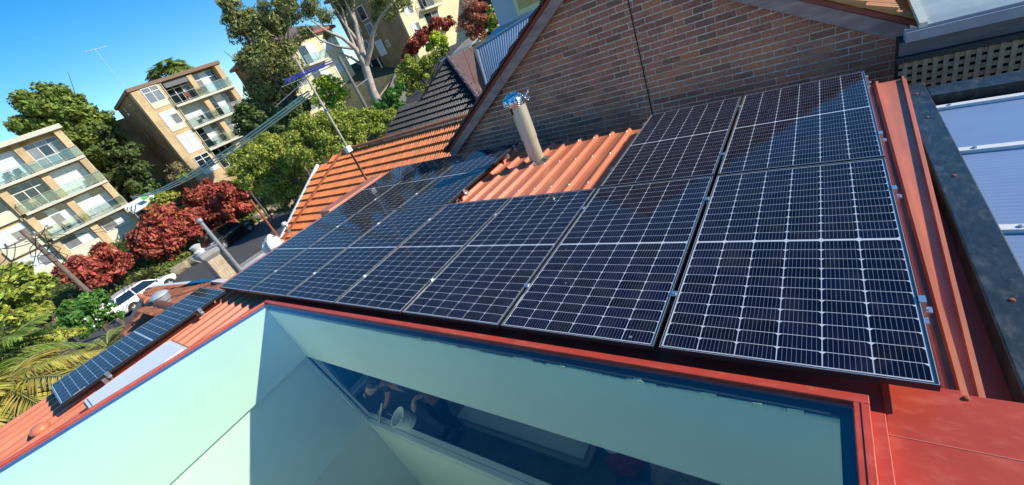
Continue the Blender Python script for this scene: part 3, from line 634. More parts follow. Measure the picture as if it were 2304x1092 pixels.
# service cables running from the mast to the far flats
cm = M('cable_sheath', (.50, .64, .56), .5, .1)
for k in range(3):
    a = Vector((-9.2, 4.12, 1.98 - .05 * k)); c_ = atd(302, 441, 55) + Vector((0, .25 * k - .25, -.12 * k)); b = B()
    b.tube([a.lerp(c_, t) - Vector((0, 0, .5 * 4 * t * (1 - t) * (.9 + .06 * k))) for t in [i / 24 for i in range(25)]], [.016 + .035 * i / 24 for i in range(25)], 6)
    tag(b.make('overhead_cable', cm), 'pale green overhead service cable strung from the aerial mast to the flats', 'cable', 'service cables')

# ------------------------------------------------------------------ dark tiled house and grey tin roof further back
drk = empty('dark_tiled_house', (-13, 14, -5.7), 'house with a hipped roof of nearly black tiles behind the orange roof', 'house')
def dz_(y): return -.70 + .633 * (y - 11)
def dpt(x, y):
    d = ray(x, y); n_ = np.array([0, -.633, 1]); P = np.array([0, 11, -.70]); t = ((P - CAM) @ n_) / (d @ n_); return Vector(CAM + d * t)
dp = [dpt(*p) for p in ((902, 238), (950, 224), (1008, 131), (1093, 245))]; A_ = dp[2]
polyv = [(-16.6, 10.0)] + [(v.x, v.y) for v in dp] + [(-10.1, 10.0)]
def inpoly(x, y, P):
    r = False
    for (x0, y0), (x1, y1) in zip(P, P[1:] + P[:1]):
        if (y0 > y) != (y1 > y) and x < (x1 - x0) * (y - y0) / (y1 - y0) + x0: r = not r
    return r
B().slab([(x, y, dz_(y) - .03) for x, y in polyv], .1).make('roof', darktile, drk)
tile_field(drk, (-17, 10.0, dz_(10)), (1, 0, 0), (0, 1, .633), 34, 16, .21, .335, M('black_tile', (.016, .013, .013), .35, .3, 10, island=.5), inside=lambda p: inpoly(p.x, p.y, polyv), maxobj=0)
caps(drk, dp[1], A_, .10, darktile, 9, 'hip_tile')
Bk = aty(1062, 104, 17.5); E1 = dp[3]; E2 = aty(1102, 214, 13.2)
b = B(); b.slab([A_, Bk, E2], .06); b.slab([A_, E2, E1], .06); b.make('hip_roof', M('brown_hip_tile', (.11, .062, .052), .65, .3, 8, .5, 14), drk)
un = (E2 - E1).normalized(); vn = (A_ - E1); vn = (vn - un * vn.dot(un)).normalized()
n_ = un.cross(vn)
b = B()
for j in range(14):
    for i in range(22):
        p = E1 + un * (i * .21 - 1) + vn * (j * .30); 
        a2 = (A_ - E1); e2 = (Bk - E1)
        uu, vv = (p - E1).dot(un), (p - E1).dot(vn); ha = a2.dot(vn)
        lo = a2.dot(un) * vv / ha; hi = (E2 - E1).length + ((Bk - E1).dot(un) - (E2 - E1).length) * vv / max(.1, (Bk - E1).dot(vn))
        if vv > ha - .2 or uu < lo or uu > hi - .1: continue
        b.obox(p + n_ * .02, un * .17, vn * .29, n_ * .03)
b.make('hip_tile_courses', M('brown_hip_tile2', (.15, .09, .075), .65, .3, 8, island=.3), drk, kind='stuff')
caps(drk, E1 + Vector((0, 0, .05)), A_ + Vector((0, 0, .03)), .09, M('brown_cap', (.16, .10, .10), .6, .2), 11, 'hip_tile')
B().tube([aty(1042, 112, 13), aty(1082, 224, 13)], .018, 6).make('downpipe', rust, drk)
B().box(-16, -9.8, 11, 17, -5.8, -.9).make('wall', brk, drk)
grt = empty('grey_tin_house', (-11, 16, -5.7), 'house with a pale grey corrugated tin roof between dark tiles and brick gable', 'house')
ga, gb_, gc, gd = aty(1072, 112, 17), aty(1240, 8, 17), aty(1102, 214, 12.2), aty(1215, 120, 12.2)
b = B(); nn = 60
for i in range(nn + 1):
    t = i / nn; p, q = gc.lerp(gd, t), ga.lerp(gb_, t); h = Vector((0, 0, .03 if i % 2 else 0)); b.v += [tuple(p + h), tuple(q + h)]
b.f = [(2 * i, 2 * i + 2, 2 * i + 3, 2 * i + 1) for i in range(nn)]; b.mi = [0] * nn; b.make('tin_sheet', M('grey_tin', (.42, .45, .47), .4, .1, 2, metal=.4), grt)
B().tube([gc, ga], .07, 8).make('verge_capping', galv, grt)
B().tube([ga + Vector((0, .05, .05)), gb_ + Vector((0, .05, .05))], .08, 8).make('ridge_capping', galv, grt)
B().tube([aty(990, 138, 17), aty(1080, 92, 17)], .03, 6).make('gutter_pipe', white, grt)
B().box(min(ga.x, gc.x) + .8, gb_.x, 12.8, 17, -5.8, -.9).make('wall', brk, grt)
wbh = empty('weatherboard_house', (-13, 23.5, -3), 'white weatherboard house in painted bluish shade with a cream framed window at the edge of the roofs', 'house')
wx0, wz0 = aty(1118, 40, 23), aty(1215, 0, 23)
wl_ = B().box(wx0.x, wx0.x + 8, 23, 28, -4, 4.2).make('wall', M('pale_weatherboard', (.42, .47, .53), .6, .05), wbh)  # blue of the shade put into the white boards' colour
for k in range(26): 
    z = -.2 + .17 * k; B().prism([(22.985, z), (22.999, z + .16), (22.999, z)], 'x', wx0.x, wx0.x + 8).make('weatherboard', MATS['pale_weatherboard'], wbh)
w0 = aty(1165, 22, 22.98); cr_ = M('cream_window_frame', (.70, .62, .36), .5, .05)
o = B().box(w0.x - .1, w0.x + 2.6, 22.9, 22.975, w0.z - .35, w0.z + 1.7).make('window', cr_, wbh)
B().box(w0.x + .15, w0.x + 2.4, 22.88, 22.899, w0.z - .05, w0.z + 1.5).make('pane', M('green_reflection_glass', (.05, .16, .07), .05, .5, 3), o)
B().slab([(wx0.x - .3, 21.5, w0.z - .75), (wx0.x + 8, 21.5, w0.z - .75), (wx0.x + 8, 23, w0.z - .45), (wx0.x - .3, 23, w0.z - .45)], .05).make('awning', galv, wbh)

# ------------------------------------------------------------------ roof edge things on the street side
chm = empty('stone_chimney', (-11.7, 1.19, -5.74), 'sandstone block chimney with a flared grey cap beyond the deck edge', 'chimney')
stone = M('chimney_sandstone', (.46, .36, .24), .85, .25, 6, .4, 30, obj=.12, stain=.5, stain_col=(.20, .14, .10), sscale=4)
core = B().box(-11.89, -11.51, 1.01, 1.37, -5.8, -.36).make('core', mortar, chm)
for j in range(8):
    z0 = -.36 - .30 * (j + 1)
    for (a0, a1) in (((1.0, 1.185), (1.195, 1.38)) if j % 2 else ((1.0, 1.10), (1.11, 1.38))):
        for (c0, c1) in ((-11.695, -11.5), (-11.9, -11.705)): B().box(c0, c1, a0, a1, z0, z0 + .29).make('stone_block', stone, core, bevel=.008)
b = B(); b.add([(x, y, -.36) for x, y in ((-11.9, 1.0), (-11.5, 1.0), (-11.5, 1.38), (-11.9, 1.38))] + [(x, y, -.26) for x, y in ((-11.97, .93), (-11.43, .93), (-11.43, 1.45), (-11.97, 1.45))] + [(x, y, -.16) for x, y in ((-11.97, .93), (-11.43, .93), (-11.43, 1.45), (-11.97, 1.45))],
    [(0, 1, 2, 3), (8, 9, 10, 11)] + [(k + a, k + (a + 1) % 4, k + 4 + (a + 1) % 4, k + 4 + a) for k in (0, 4) for a in range(4)]); b.make('cap', M('cap_stone', (.34, .32, .30), .8, .2), chm, bevel=.012)
b = B(); b.lathe([(.10, -.01), (.12, .06), (.08, .10), (.10, .15), (.12, .2), (.05, .23), (0, .23)], (-11.72, 1.06, -.16), 14); b.make('chimney_pot', M('pot_white', (.6, .58, .54), .7, .2), chm, smooth=40)
vp = empty('vent_pipe', (-11.41, 1.41, -5.74), 'galvanised grey vent pipe standing against the stone chimney', 'vent pipe')
B().tube([(-11.41, 1.40, -5.74), (-11.41, 1.40, .46)], .04, 10).make('pipe', galv, vp, smooth=50)
B().lathe([(.042, -.02), (.06, .02), (.05, .08), (0, .10)], (-11.41, 1.40, .46), 10).make('cap', galv, vp)
rp_ = empty('rusty_pole', (-11.14, 2.45, -5.74), 'thin rust orange steel pole rising beyond the deck edge', 'pole')
B().tube([(-11.14, 2.45, -5.74), (-11.14, 2.45, .39)], .028, 8).make('pole', rust, rp_, smooth=50)
for k in range(3): B().lathe([(.03, 0), (.037, .02), (.03, .04)], (-11.14, 2.45, -.5 + .33 * k), 8).make('pipe_collar', rust, rp_)
wr = empty('wrapped_bundle', (-11.3, 2.3, -5.74), 'crumpled white cloth bundle wrapped around the rusty pole', 'cloth bundle')
bm = bmesh.new(); bmesh.ops.create_icosphere(bm, subdivisions=4, radius=1)
for v in bm.verts:
    k = 1 + .16 * math.sin(4 * v.co.x + 2 * v.co.z) * math.sin(3.5 * v.co.y + 1) + .05 * math.sin(9 * v.co.x + 7 * v.co.y) + random.uniform(-.03, .03)
    v.co = Vector((v.co.x * .2 * k - 11.2, v.co.y * .24 * k + 2.27, v.co.z * .26 * k - .82))
me = bpy.data.meshes.new('cloth'); bm.to_mesh(me); bm.free(); me.materials.append(white); link('cloth', me, wr)
B().tube([(-11.27, 2.1, -.62), (-11.17, 2.27, -.58), (-11.07, 2.45, -.62)], .012, 6).make('tie_cord', galv, wr)
B().box(-11.3, -11.1, 2.15, 2.35, -5.74, -.95).make('support_post', galv, wr)
lb = empty('metal_box', (-11.3, 1.65, -5.74), 'pale blue grey metal box beside the stone chimney', 'metal box')
B().box(-11.5, -11.1, 1.48, 1.86, -5.74, -.99).make('body', M('box_paint', (.42, .50, .62), .4, .05), lb, bevel=.01)
B().box(-11.55, -11.05, 1.45, 1.89, -.989, -.95).make('lid', MATS['box_paint'], lb, bevel=.008)
p = atd(640, 505, 11.6); vc = empty('capped_vent', (p.x, p.y, -5.74), 'small vent stalk with a white cap at the edge of the orange roof', 'vent')
B().tube([(p.x, p.y, -5.74), (p.x, p.y, p.z)], .02, 8).make('stalk', galv, vc)
B().lathe([(.02, -.03), (.07, -.01), (.06, .05), (0, .07)], (p.x, p.y, p.z), 12).make('cap', white, vc, smooth=50)
# brown tiled porch roof below the single panel
por = empty('porch', (-11, 0, -5.7), 'porch with an old red brown tiled roof and white gutter below the single panel', 'porch')
PA = atd(340, 684, 11.2); PB = Vector((-8.5, PA.y, PA.z)); PC, PE = atz(337, 652, -.90), atd(284, 752, 11.6)
PF = atz(480, 640, -.90); PG, PH = Vector((-8.5, PF.y + .05, -.90)), Vector((-8.5, PE.y - .2, PE.z - .03))
pm = M('porch_tile_base', (.13, .05, .035), .8, .4, 6)
b = B(); b.add([PA, PB, PC, PE, PF, PG, PH], [(0, 2, 4), (0, 4, 5, 1), (0, 3, 2), (0, 1, 6, 3)]); b.add([(v.x, v.y, v.z - .08) for v in (PA, PB, PC, PE, PF, PG, PH)], [(0, 2, 4), (0, 4, 5, 1), (0, 3, 2), (0, 1, 6, 3)]); b.make('roof', pm, por)
pt = M('porch_tile', (.25, .085, .045), .75, .3, 8, .3, 30, obj=.3, island=.25, stain=.6, stain_col=(.06, .035, .03), sscale=3, coords='World')
# courses laid on the two slopes in view
def quad_tiles(a, b_, c_, nu_max, name, mx_):
    un = (b_ - a).normalized(); vv = c_ - a; vn = (vv - un * vv.dot(un)); h = vn.length; vn.normalize()
    if un.cross(vn).z < 0: un = -un; a = b_
    L_ = (b_ - a).length if (b_ - a).length > 0 else nu_max
    return un, vn, h
un, vn, hh = quad_tiles(PE, PH, PA, 0, 'tile', 0)
tile_field(por, PE - un * .2, un, vn, 15, int(hh / .3), .22, .3, pt, inside=lambda p: p.x > PE.x + (p.y - PE.y) * (PA.x - PE.x) / (PA.y - PE.y) - .05, maxobj=60)
un, vn, hh = quad_tiles(PG, PF, PB, 0, 'tile', 0)
tile_field(por, PG, un, vn, 12, int(hh / .3) + 1, .22, .3, pt, maxobj=60)
v3 = (PF - PC).normalized(); nrm = (PF - PC).cross(PA - PC).normalized()
if nrm.z < 0: nrm = -nrm
vn = nrm.cross(v3) * 1; vn = vn if vn.dot(PA - PC) > 0 else -vn
un = v3 if v3.cross(vn).z > 0 else -v3; st = PC if un.dot(v3) > 0 else PF
tile_field(por, st, un, vn, 19, 4, .22, .3, pt, inside=lambda p: (p - PC).dot(v3) > (p - PC).dot(vn) / max(.01, (PA - PC).dot(vn)) * (PA - PC).dot(v3) and (p - PC).dot(v3) < (PF - PC).length, maxobj=60)
caps(por, PE + Vector((0, 0, .02)), PA + Vector((0, 0, .03)), .10, pt, 5, 'hip_tile'); caps(por, PA + Vector((0, 0, .03)), PB + Vector((0, 0, .03)), .10, pt, 8)
B().tube([PA + Vector((.1, 0, .08)), PA + Vector((-.15, 0, .10)), PA + Vector((-.28, 0, .15)), PA + Vector((-.33, 0, .24))], [.09, .075, .05, .035], 10).make('finial', M('finial_terracotta', (.55, .17, .07), .7, .15), por, smooth=60)
B().bar(PC + Vector((0, .06, .02)), PF + Vector((0, .06, .03)), .12, .10).make('gutter', white, por); B().bar(PF + Vector((0, .06, .03)), PG + Vector((0, .06, .03)), .12, .10).make('gutter', white, por)
B().bar(PC + Vector((-.06, 0, .02)), PE + Vector((-.06, 0, .02)), .1, .09).make('gutter', M('gutter_dark', (.10, .10, .10), .6), por)
B().box(-11.4, -8.5, -1.0, .5, -5.8, -1.05).make('wall', brk, por)
wb = empty('roof_ventilator', (-10.95, -.05, -.4), 'squat galvanised mushroom roof ventilator on the brown porch tiles', 'ventilator')
p = atd(364, 672, 10.6)
B().lathe([(.10, -.35), (.10, -.06), (.15, -.05), (.15, .06)], p, 18).make('body', galv, wb, smooth=40)
B().lathe([(.16, .06), (.175, .07), (.14, .12), (.06, .15), (0, .155)], p, 18).make('cap', M('ventilator_cap', (.6, .6, .58), .4, .1, metal=.4), wb, smooth=50)

# ------------------------------------------------------------------ blocks of flats
TH = math.atan(.08); FE = Vector((math.sin(TH), math.cos(TH), 0)); FN = Vector((math.cos(TH), -math.sin(TH), 0))
blond = mapbrick('blond_brick', (.62, .43, .22), (.50, .33, .16), (.55, .45, .32), 1.0, rough=.85)
brownb = mapbrick('tan_brick', (.36, .22, .09), (.27, .16, .07), (.30, .22, .13), 1.0)
creamw = M('cream_wall', (.66, .56, .34), .8, .08, .6, coords='World')
spand = M('cream_spandrel', (.62, .60, .46), .7, .06, 1)
slabm = M('balcony_slab', (.55, .54, .44), .8, .12, 1.5)
winfr = M('window_frame_white', (.72, .72, .70), .5, .03)
railg = M('balcony_rail', (.30, .32, .28), .5, .1)
class Flats:
    def __init__(s, name, P, label, base, e=FE, n=FN):
        s.P = Vector(P); s.e = e; s.n = n; s.o = empty(name, (P[0], P[1], base), label, 'apartment block')
    def pt(s, a, d, z): return s.P + s.e * a + s.n * d + Vector((0, 0, z - s.P.z))
    def box(s, a0, a1, d0, d1, z0, z1, name, mat, parent=None):
        b = B(); b.obox(s.pt(a0, d0, z0), s.e * (a1 - a0), s.n * (d1 - d0), (0, 0, z1 - z0)); return b.make(name, mat, parent or s.o)
    def window(s, a0, a1, z0, z1, d, nx=2, ny=1, panes=None, split=None):
        fw = .07; b = B(); zs = [z0] + (split or [z0 + (z1 - z0) * (j + 1) / ny for j in range(ny - 1)]) + [z1]; As = [a0 + (a1 - a0) * i / nx for i in range(nx + 1)]
        for a in As: b.obox(s.pt(a - fw / 2, d + .0, z0), s.e * fw, s.n * .06, (0, 0, z1 - z0))
        for z in zs: b.obox(s.pt(a0, d + .001, z - fw / 2), s.e * (a1 - a0), s.n * .057, (0, 0, fw))
        w = b.make('window', winfr, s.o); k = 0
        for j in range(len(zs) - 1):
            for i in range(nx):
                m_ = (panes or [glassdark])[k % len(panes or [1])]; k += 1
                s.box(As[i] + fw / 2, As[i + 1] - fw / 2, d - .02, d + .02, zs[j] + fw / 2, zs[j + 1] - fw / 2, 'pane', m_, w)
        return w
    def balcony(s, a0, a1, z, d0, d1, rails=True, h=.95):
        sl = s.box(a0, a1, d0, d1, z - .24, z, 'balcony_slab', slabm)
        if not rails: return
        b = B(); d = d1 - .06
        b.bar(s.pt(a0, d, z + h), s.pt(a1, d, z + h), .05); b.bar(s.pt(a0, d0, z + h), s.pt(a0, d, z + h), .05); b.bar(s.pt(a1, d0, z + h), s.pt(a1, d, z + h), .05); b.bar(s.pt(a0, d, z + .12), s.pt(a1, d, z + .12), .04)
        k = max(2, int((a1 - a0) / 1.1))
        for i in range(k + 1): a = a0 + (a1 - a0) * i / k; b.bar(s.pt(a, d, z), s.pt(a, d, z + h), .045)
        r = b.make('railing', railg, sl)
        g = B()
        for i in range(k): 
            x0, x1 = a0 + (a1 - a0) * i / k + .05, a0 + (a1 - a0) * (i + 1) / k - .05
            g.obox(s.pt(x0, d - .008, z + .16), s.e * (x1 - x0), s.n * .016, (0, 0, h - .24))
        g.make('glass_panel', railglass, sl)
mt = bpy.data.materials.new('balustrade_glass'); mt.use_nodes = True; nt = mt.node_tree; nt.nodes.remove(nt.nodes['Principled BSDF'])
tr = N(nt, 'BsdfTransparent'); tr.inputs[0].default_value = (.80, .88, .86, 1); gl = N(nt, 'BsdfGlossy'); gl.inputs['Roughness'].default_value = .03; mx = N(nt, 'MixShader'); mx.inputs[0].default_value = .12
nt.links.new(tr.outputs[0], mx.inputs[1]); nt.links.new(gl.outputs[0], mx.inputs[2]); nt.links.new(mx.outputs[0], nt.nodes['Material Output'].inputs[0]); railglass = mt
def chair_small(fl, a, d, z, mat, i=0):
    b = B(); P = lambda x, y, h: fl.pt(a + x, d + y, z + h)
    b.obox(P(0, 0, .42), fl.e * .45, fl.n * .45, (0, 0, .05)); b.obox(P(0, 0, .45), fl.e * .45, fl.n * .05, (0, 0, .45))
    for x in (0, .41):
        for y in (0, .41): b.obox(P(x, y, 0), fl.e * .04, fl.n * .04, (0, 0, .42))
    return b
# flats nearest the red shrubs (facade follows the street)
F1 = Flats('apartment_block', (-57, 9.1, 0), 'blond brick apartment block with deep cream balconies behind the red shrubs', -3.4)
F1.box(-14, -.02, -12, -1.0, -4, 8.5, 'wall', blond)
F1.box(-14.2, .25, -12.2, .25, 8.42, 8.82, 'roof', slabm)
for z in (5.73, 3.04, .29): F1.balcony(-6.3, .05, z, -1.0, .12)
for k, z in enumerate((5.73, 3.04, .29, -2.4)):
    zt = z + 2.45
    F1.box(-.52, 0, -1.0, .0, z, zt if k else 8.42, 'pier', blond); F1.box(-3.62, -3.02, -1.0, -.35, z, zt if k else 8.42, 'pier', blond); F1.box(-6.65, -6.05, -1.0, -.3, z, zt if k else 8.42, 'pier', blond)
    pn = [[blindg, blindg, glassdark, blindg, glassdark, blindg], [blindw], [blindw, blindw, blindw, blindg], [blindg, blindw]][k]
    pn2 = [[blindw], [glassdark], [blindw, blindg, blindw, glassdark], [blindg, blindw]][k]
    if k < 3:
        F1.window(-2.98, -.60, z + .06, z + 2.35, -.96, 2 if k else 3, 2, pn, split=[z + 1.75] if k else [z + .95, z + 1.95])
        F1.window(-6.02, -3.68, z + .06, z + 2.35, -.96, 3 if k != 0 else 2, 2, pn2, split=[z + 1.75])
    else:
        F1.window(-2.85, -.6, -1.32, -.15, -.94, 2, 1, pn); F1.window(-6.0, -3.7, -1.32, -.15, -.94, 2, 1, pn2)
        F1.box(-6.05, -.53, -1.0, -.45, -2.6, -1.38, 'spandrel', spand)
    F1.window(-9.3, -6.95, z + .75, z + 2.2, -.96, 2, 2, [blindw, blindg, blindw, blindw] if k != 1 else [glassdark], split=[z + 1.75])
    F1.box(-9.4, -6.85, -1.0, -.7, z - .2, z + .7, 'spandrel', spand); F1.box(-6.85, -6.66, -1.0, -.6, z - .3, zt, 'pier', blond)
    F1.window(-13.2, -10.2, z + .5, z + 2.2, -.96, 3, 1, [blindg, glassdark, blindw])
ch = M('chair_black', (.03, .03, .03), .5); cw = M('chair_white', (.6, .6, .6), .5)
for nm_, a, d, z, mt_, lab in (('balcony_chair', -5.4, -.7, 5.73, ch, 'black chair on the top balcony of the blond brick flats'), ('balcony_chair', -4.7, -.75, 5.73, ch, 'second black chair on the top balcony of the blond brick flats'), ('balcony_chair', -5.5, -.6, 3.04, M('chair_wood', (.45, .33, .18), .6), 'timber chair on the middle balcony of the blond brick flats'), ('balcony_chair', -1.2, -.6, 3.04, ch, 'black chair on the middle balcony outside white blinds'), ('balcony_chair', -4.9, -.6, .29, cw, 'white chair on the lowest balcony of the blond brick flats')):
    tag(chair_small(F1, a, d, z, mt_).make(nm_, mt_), lab, 'chair', 'balcony chairs')
# second flats
F2 = Flats('apartment_block', (-57, 15.9, 0), 'tan brick apartment block with four storeys of cluttered balconies and a palm behind', -3.2)
F2.box(0, 9.35, -1.0 - 9, -1.0, -4, 9.55, 'wall', brownb); F2.box(0, 2.75, -1.0, 0, -4, 9.55, 'wing', blond)
F2.box(-.02, .3, -9.99, -.999, 8.0, 9.56, 'side_coping', brownb)
F2.box(-.2, 9.5, -10.2, .15, 9.56, 9.9, 'roof', M('roof_fascia', (.22, .14, .09), .8))
F2.box(8.75, 9.35, -1.0, 0, -4, 9.55, 'wing', blond)
for k, z in enumerate((7.05, 4.45, 1.85, -.75)):
    if k < 3: F2.balcony(2.76, 9.3, z, -1.0, .35)
    F2.window(.9, 2.45, z + .9, z + 2.42, .0, 2, 2, [[blindg], [blindw, blindg, blindw, blindw], [blindw], [glassdark]][k], split=[z + 1.95])
    F2.box(.85, 2.5, 0.005, .06, z + .32, z + .84, 'spandrel', spand if k < 2 else white)
    F2.box(5.55, 6.1, -1.0, -.1, z, z + 2.4, 'pier', blond)
    F2.window(3.1, 5.5, z + .05, z + 2.35, -.97, 3, 2, [[glassdark, glassdark, blindg], [blindw], [glassdark, blindw, blindg], [glassdark]][k], split=[z + 1.7])
    F2.window(6.15, 8.6, z + .05, z + 2.35, -.97, 3, 2, [[blindg, blindw, glassdark], [glassdark, blindw, glassdark], [blindg, blindw], [blindg]][k], split=[z + 1.7])
    for sl, dd in ((-3.6, 0), (-7.2, 0)):
        pp = F2.pt(-.012, sl, z + 1.0); b = B(); b.obox(pp, F2.n * .5, F2.e * .03, (0, 0, 1.1)); o = b.make('side_window', winfr, F2.o)
        b = B(); b.obox(pp + F2.n * .06 - F2.e * .01 + Vector((0, 0, .06)), F2.n * .38, F2.e * .02, (0, 0, .98)); b.make('pane', glassdark, o)
F2.box(-2.6, 6, -26, -10.21, -4, 8.3, 'rear_wing', brownb); F2.box(-2.8, 6.2, -26.2, -10.2, 8.31, 8.6, 'rear_roof', MATS['roof_fascia'])
for k, z in enumerate((6.0, 3.2, .4)):
    for d_ in (-13, -17, -21):
        b = B(); b.obox(F2.pt(-2.66, d_, z), F2.n * 1.6, F2.e * .06, (0, 0, 1.3)); o = b.make('side_window', winfr, F2.o); b = B(); b.obox(F2.pt(-2.69, d_ + .1, z + .1), F2.n * 1.4, F2.e * .03, (0, 0, 1.1)); b.make('pane', glassdark, o)
B().tube([F2.pt(2.85, .06, 9.5), F2.pt(2.85, .06, -3.5)], .05, 6).make('downpipe', slabm, F2.o); B().tube([F1.pt(.04, -.5, 8.4), F1.pt(.04, -.5, -3.5)], .05, 6).make('downpipe', slabm, F1.o)
F2.box(3.1, 5.5, -.2, -.15, 8.9, 9.5, 'awning', M('grey_awning', (.15, .15, .16), .8))
for a, d, z, mt_, lab in ((4.3, -.5, 7.05, M('chair_red', (.45, .05, .06), .6), 'red chair on the top balcony of the tan brick flats'), (4.2, -.5, 4.45, ch, 'black chair on the middle balcony of the tan brick flats'), (8.0, -.5, 4.45, MATS['chair_red'], 'red chair on the middle balcony of the tan brick flats'), (4.0, -.5, 1.85, cw, 'white chair on the lowest balcony of the tan brick flats')):
    tag(chair_small(F2, a, d, z, mt_).make('balcony_chair', mt_), lab, 'chair', 'balcony chairs')
ta = empty('roof_antenna', (F2.pt(.6, -3, 9.9)), 'thin television antenna on the roof of the tan brick flats', 'antenna')
r0 = F2.pt(.6, -3, 9.9); tp = r0 + Vector((0, 0, 4.6))
B().tube([r0, tp], .025, 6).make('mast', galv, ta); B().bar(tp - F2.e * 1.0, tp + F2.e * 1.2, .03).make('boom', galv, ta)
for k in range(6): c_ = tp + F2.e * (-.9 + .4 * k); B().tube([c_ - F2.n * .4, c_ + F2.n * .4], .014, 5).make('element', galv, ta)
# far flats above the trees
Ey = Vector((0, 1, 0)); Ex = Vector((1, 0, 0))
F3 = Flats('apartment_block', (-42.1, 41.7, 0), 'cream and tan apartment block with a wide brick side wall behind the gum tree', .5, Ey, Ex)
F3.box(0, 16, -11, 0, -2, 12.2, 'wall', creamw); F3.box(-.12, -.001, -11, -.3, -2, 12, 'side_wall', brownb)
F3.box(-.6, 16.5, -11.6, .5, 12.2, 12.5, 'eaves', maroon)
b = B(); e0 = [F3.pt(-.6, -11.6, 12.5), F3.pt(-.6, .5, 12.5), F3.pt(16.5, .5, 12.5), F3.pt(16.5, -11.6, 12.5), F3.pt(5, -5.5, 15), F3.pt(11, -5.5, 15)]; b.add(e0, [(0, 1, 4), (1, 2, 5, 4), (2, 3, 5), (3, 0, 4, 5)]); b.make('roof', M('grey_brown_roof', (.16, .12, .10), .8, .3, 2), F3.o)
for z in (4.6, 7.3, 10): F3.window(1.0, 2.6, z - .6, z + 1.0, .0, 2, 1, [blindw, blindg])
for z in (4.0, 6.7, 9.4): F3.balcony(3.6, 7.5, z, 0, 1.1); F3.window(4, 7, z + .05, z + 2.2, .0, 2, 1, [glassdark, blindg])
def sidewin(px, py, w, h, mt_):
    p = aty(px, py, 41.56); b = B(); b.box(p.x - w / 2 - .1, p.x + w / 2 + .1, 41.5, 41.575, p.z - h / 2 - .1, p.z + h / 2 + .1); o = b.make('window', winfr, F3.o); B().box(p.x - w / 2, p.x + w / 2, 41.48, 41.499, p.z - h / 2, p.z + h / 2).make('pane', mt_, o)
sidewin(815, 30, 1.2, 1.5, glassdark); sidewin(835, 68, 1.1, 1.5, blindg); sidewin(857, 108, 1.2, 1.7, blindw); sidewin(873, 98, .5, .6, glassdark); sidewin(826, 103, .7, 1.1, blindg); sidewin(805, 60, .5, 1.2, glassdark)
p = aty(847, 140, 41.56); B().box(p.x - 1, p.x + 1, 41.3, 41.57, -.5, p.z + .4).make('entry_porch', darkgap, F3.o)
for kx in (-.9, .9): B().box(p.x + kx - .1, p.x + kx + .1, 41.2, 41.35, -.5, p.z + .4).make('porch_post', winfr, F3.o)
F4 = Flats('apartment_block', (-51.8, 29.2, 0), 'cream apartment block with white balconies half hidden by dark trees', -.5, Ey, Ex)
F4.box(0, 9.5, -10, 0, -2.5, 9.0, 'wall', creamw); F4.box(-.1, -.001, -10, -.2, -2.5, 9, 'side_wall', brownb); F4.box(-.5, 10, -10.5, .5, 9.0, 9.3, 'eaves', maroon)
b = B(); e0 = [F4.pt(-.5, -10.5, 9.3), F4.pt(-.5, .5, 9.3), F4.pt(10, .5, 9.3), F4.pt(10, -10.5, 9.3), F4.pt(4, -5, 11.6), F4.pt(6, -5, 11.6)]; b.add(e0, [(0, 1, 4), (1, 2, 5, 4), (2, 3, 5), (3, 0, 4, 5)]); b.make('roof', MATS['grey_brown_roof'], F4.o)
for z in (.2, 3.1, 6.0):
    F4.balcony(3.0, 6.2, z, 0, 1.1); F4.window(3.3, 5.9, z + .05, z + 2.2, .0, 2, 1, [glassdark, blindw]); F4.window(7, 8.8, z + .9, z + 2.3, .0, 2, 1, [blindw]); F4.window(.6, 2.2, z + .9, z + 2.3, .0, 2, 1, [blindg])
F5 = Flats('apartment_block', (-34, 60, 0), 'dark brown brick apartment block in shade behind the rust coloured bush', 1.5, Ey, Ex)
F5.box(0, 10, -14, 12, 0, 13, 'wall', mapbrick('dark_brick', (.11, .06, .04), (.08, .045, .03), (.10, .08, .06), 1.0))
for px, py in ((1035, 10), (1010, 0), (1060, 0)):
    p = aty(px, py, 59.9); o = B().box(p.x - .8, p.x + .8, 59.88, 59.95, p.z - 1, p.z + 1).make('window', winfr, F5.o); B().box(p.x - .7, p.x + .7, 59.86, 59.879, p.z - .9, p.z + .9).make('pane', blindg, o)
# small carport and garden wall between the flats
cp = empty('garden_awning', (-52, 13, -3.5), 'white shade panel with a bright green cushion between the two brick flats', 'awning')
p = atd(322, 455, 55)
B().obox(p + Vector((0, -1.3, -.6)), (0, 2.6, .2), (-1.6, 0, .9), (0.05, 0, .06)).make('panel', white, cp); B().obox(p + Vector((.2, .1, .1)), (0, .6, .06), (-.3, 0, .3), (.05, 0, .2)).make('cushion', M('green_cushion', (.12, .5, .10), .6), cp)
for dy in (-1.2, 1.2): B().tube([(p.x, p.y + dy, gz(p.x, p.y)), (p.x, p.y + dy, p.z + .1)], .05, 6).make('post', galv, cp)
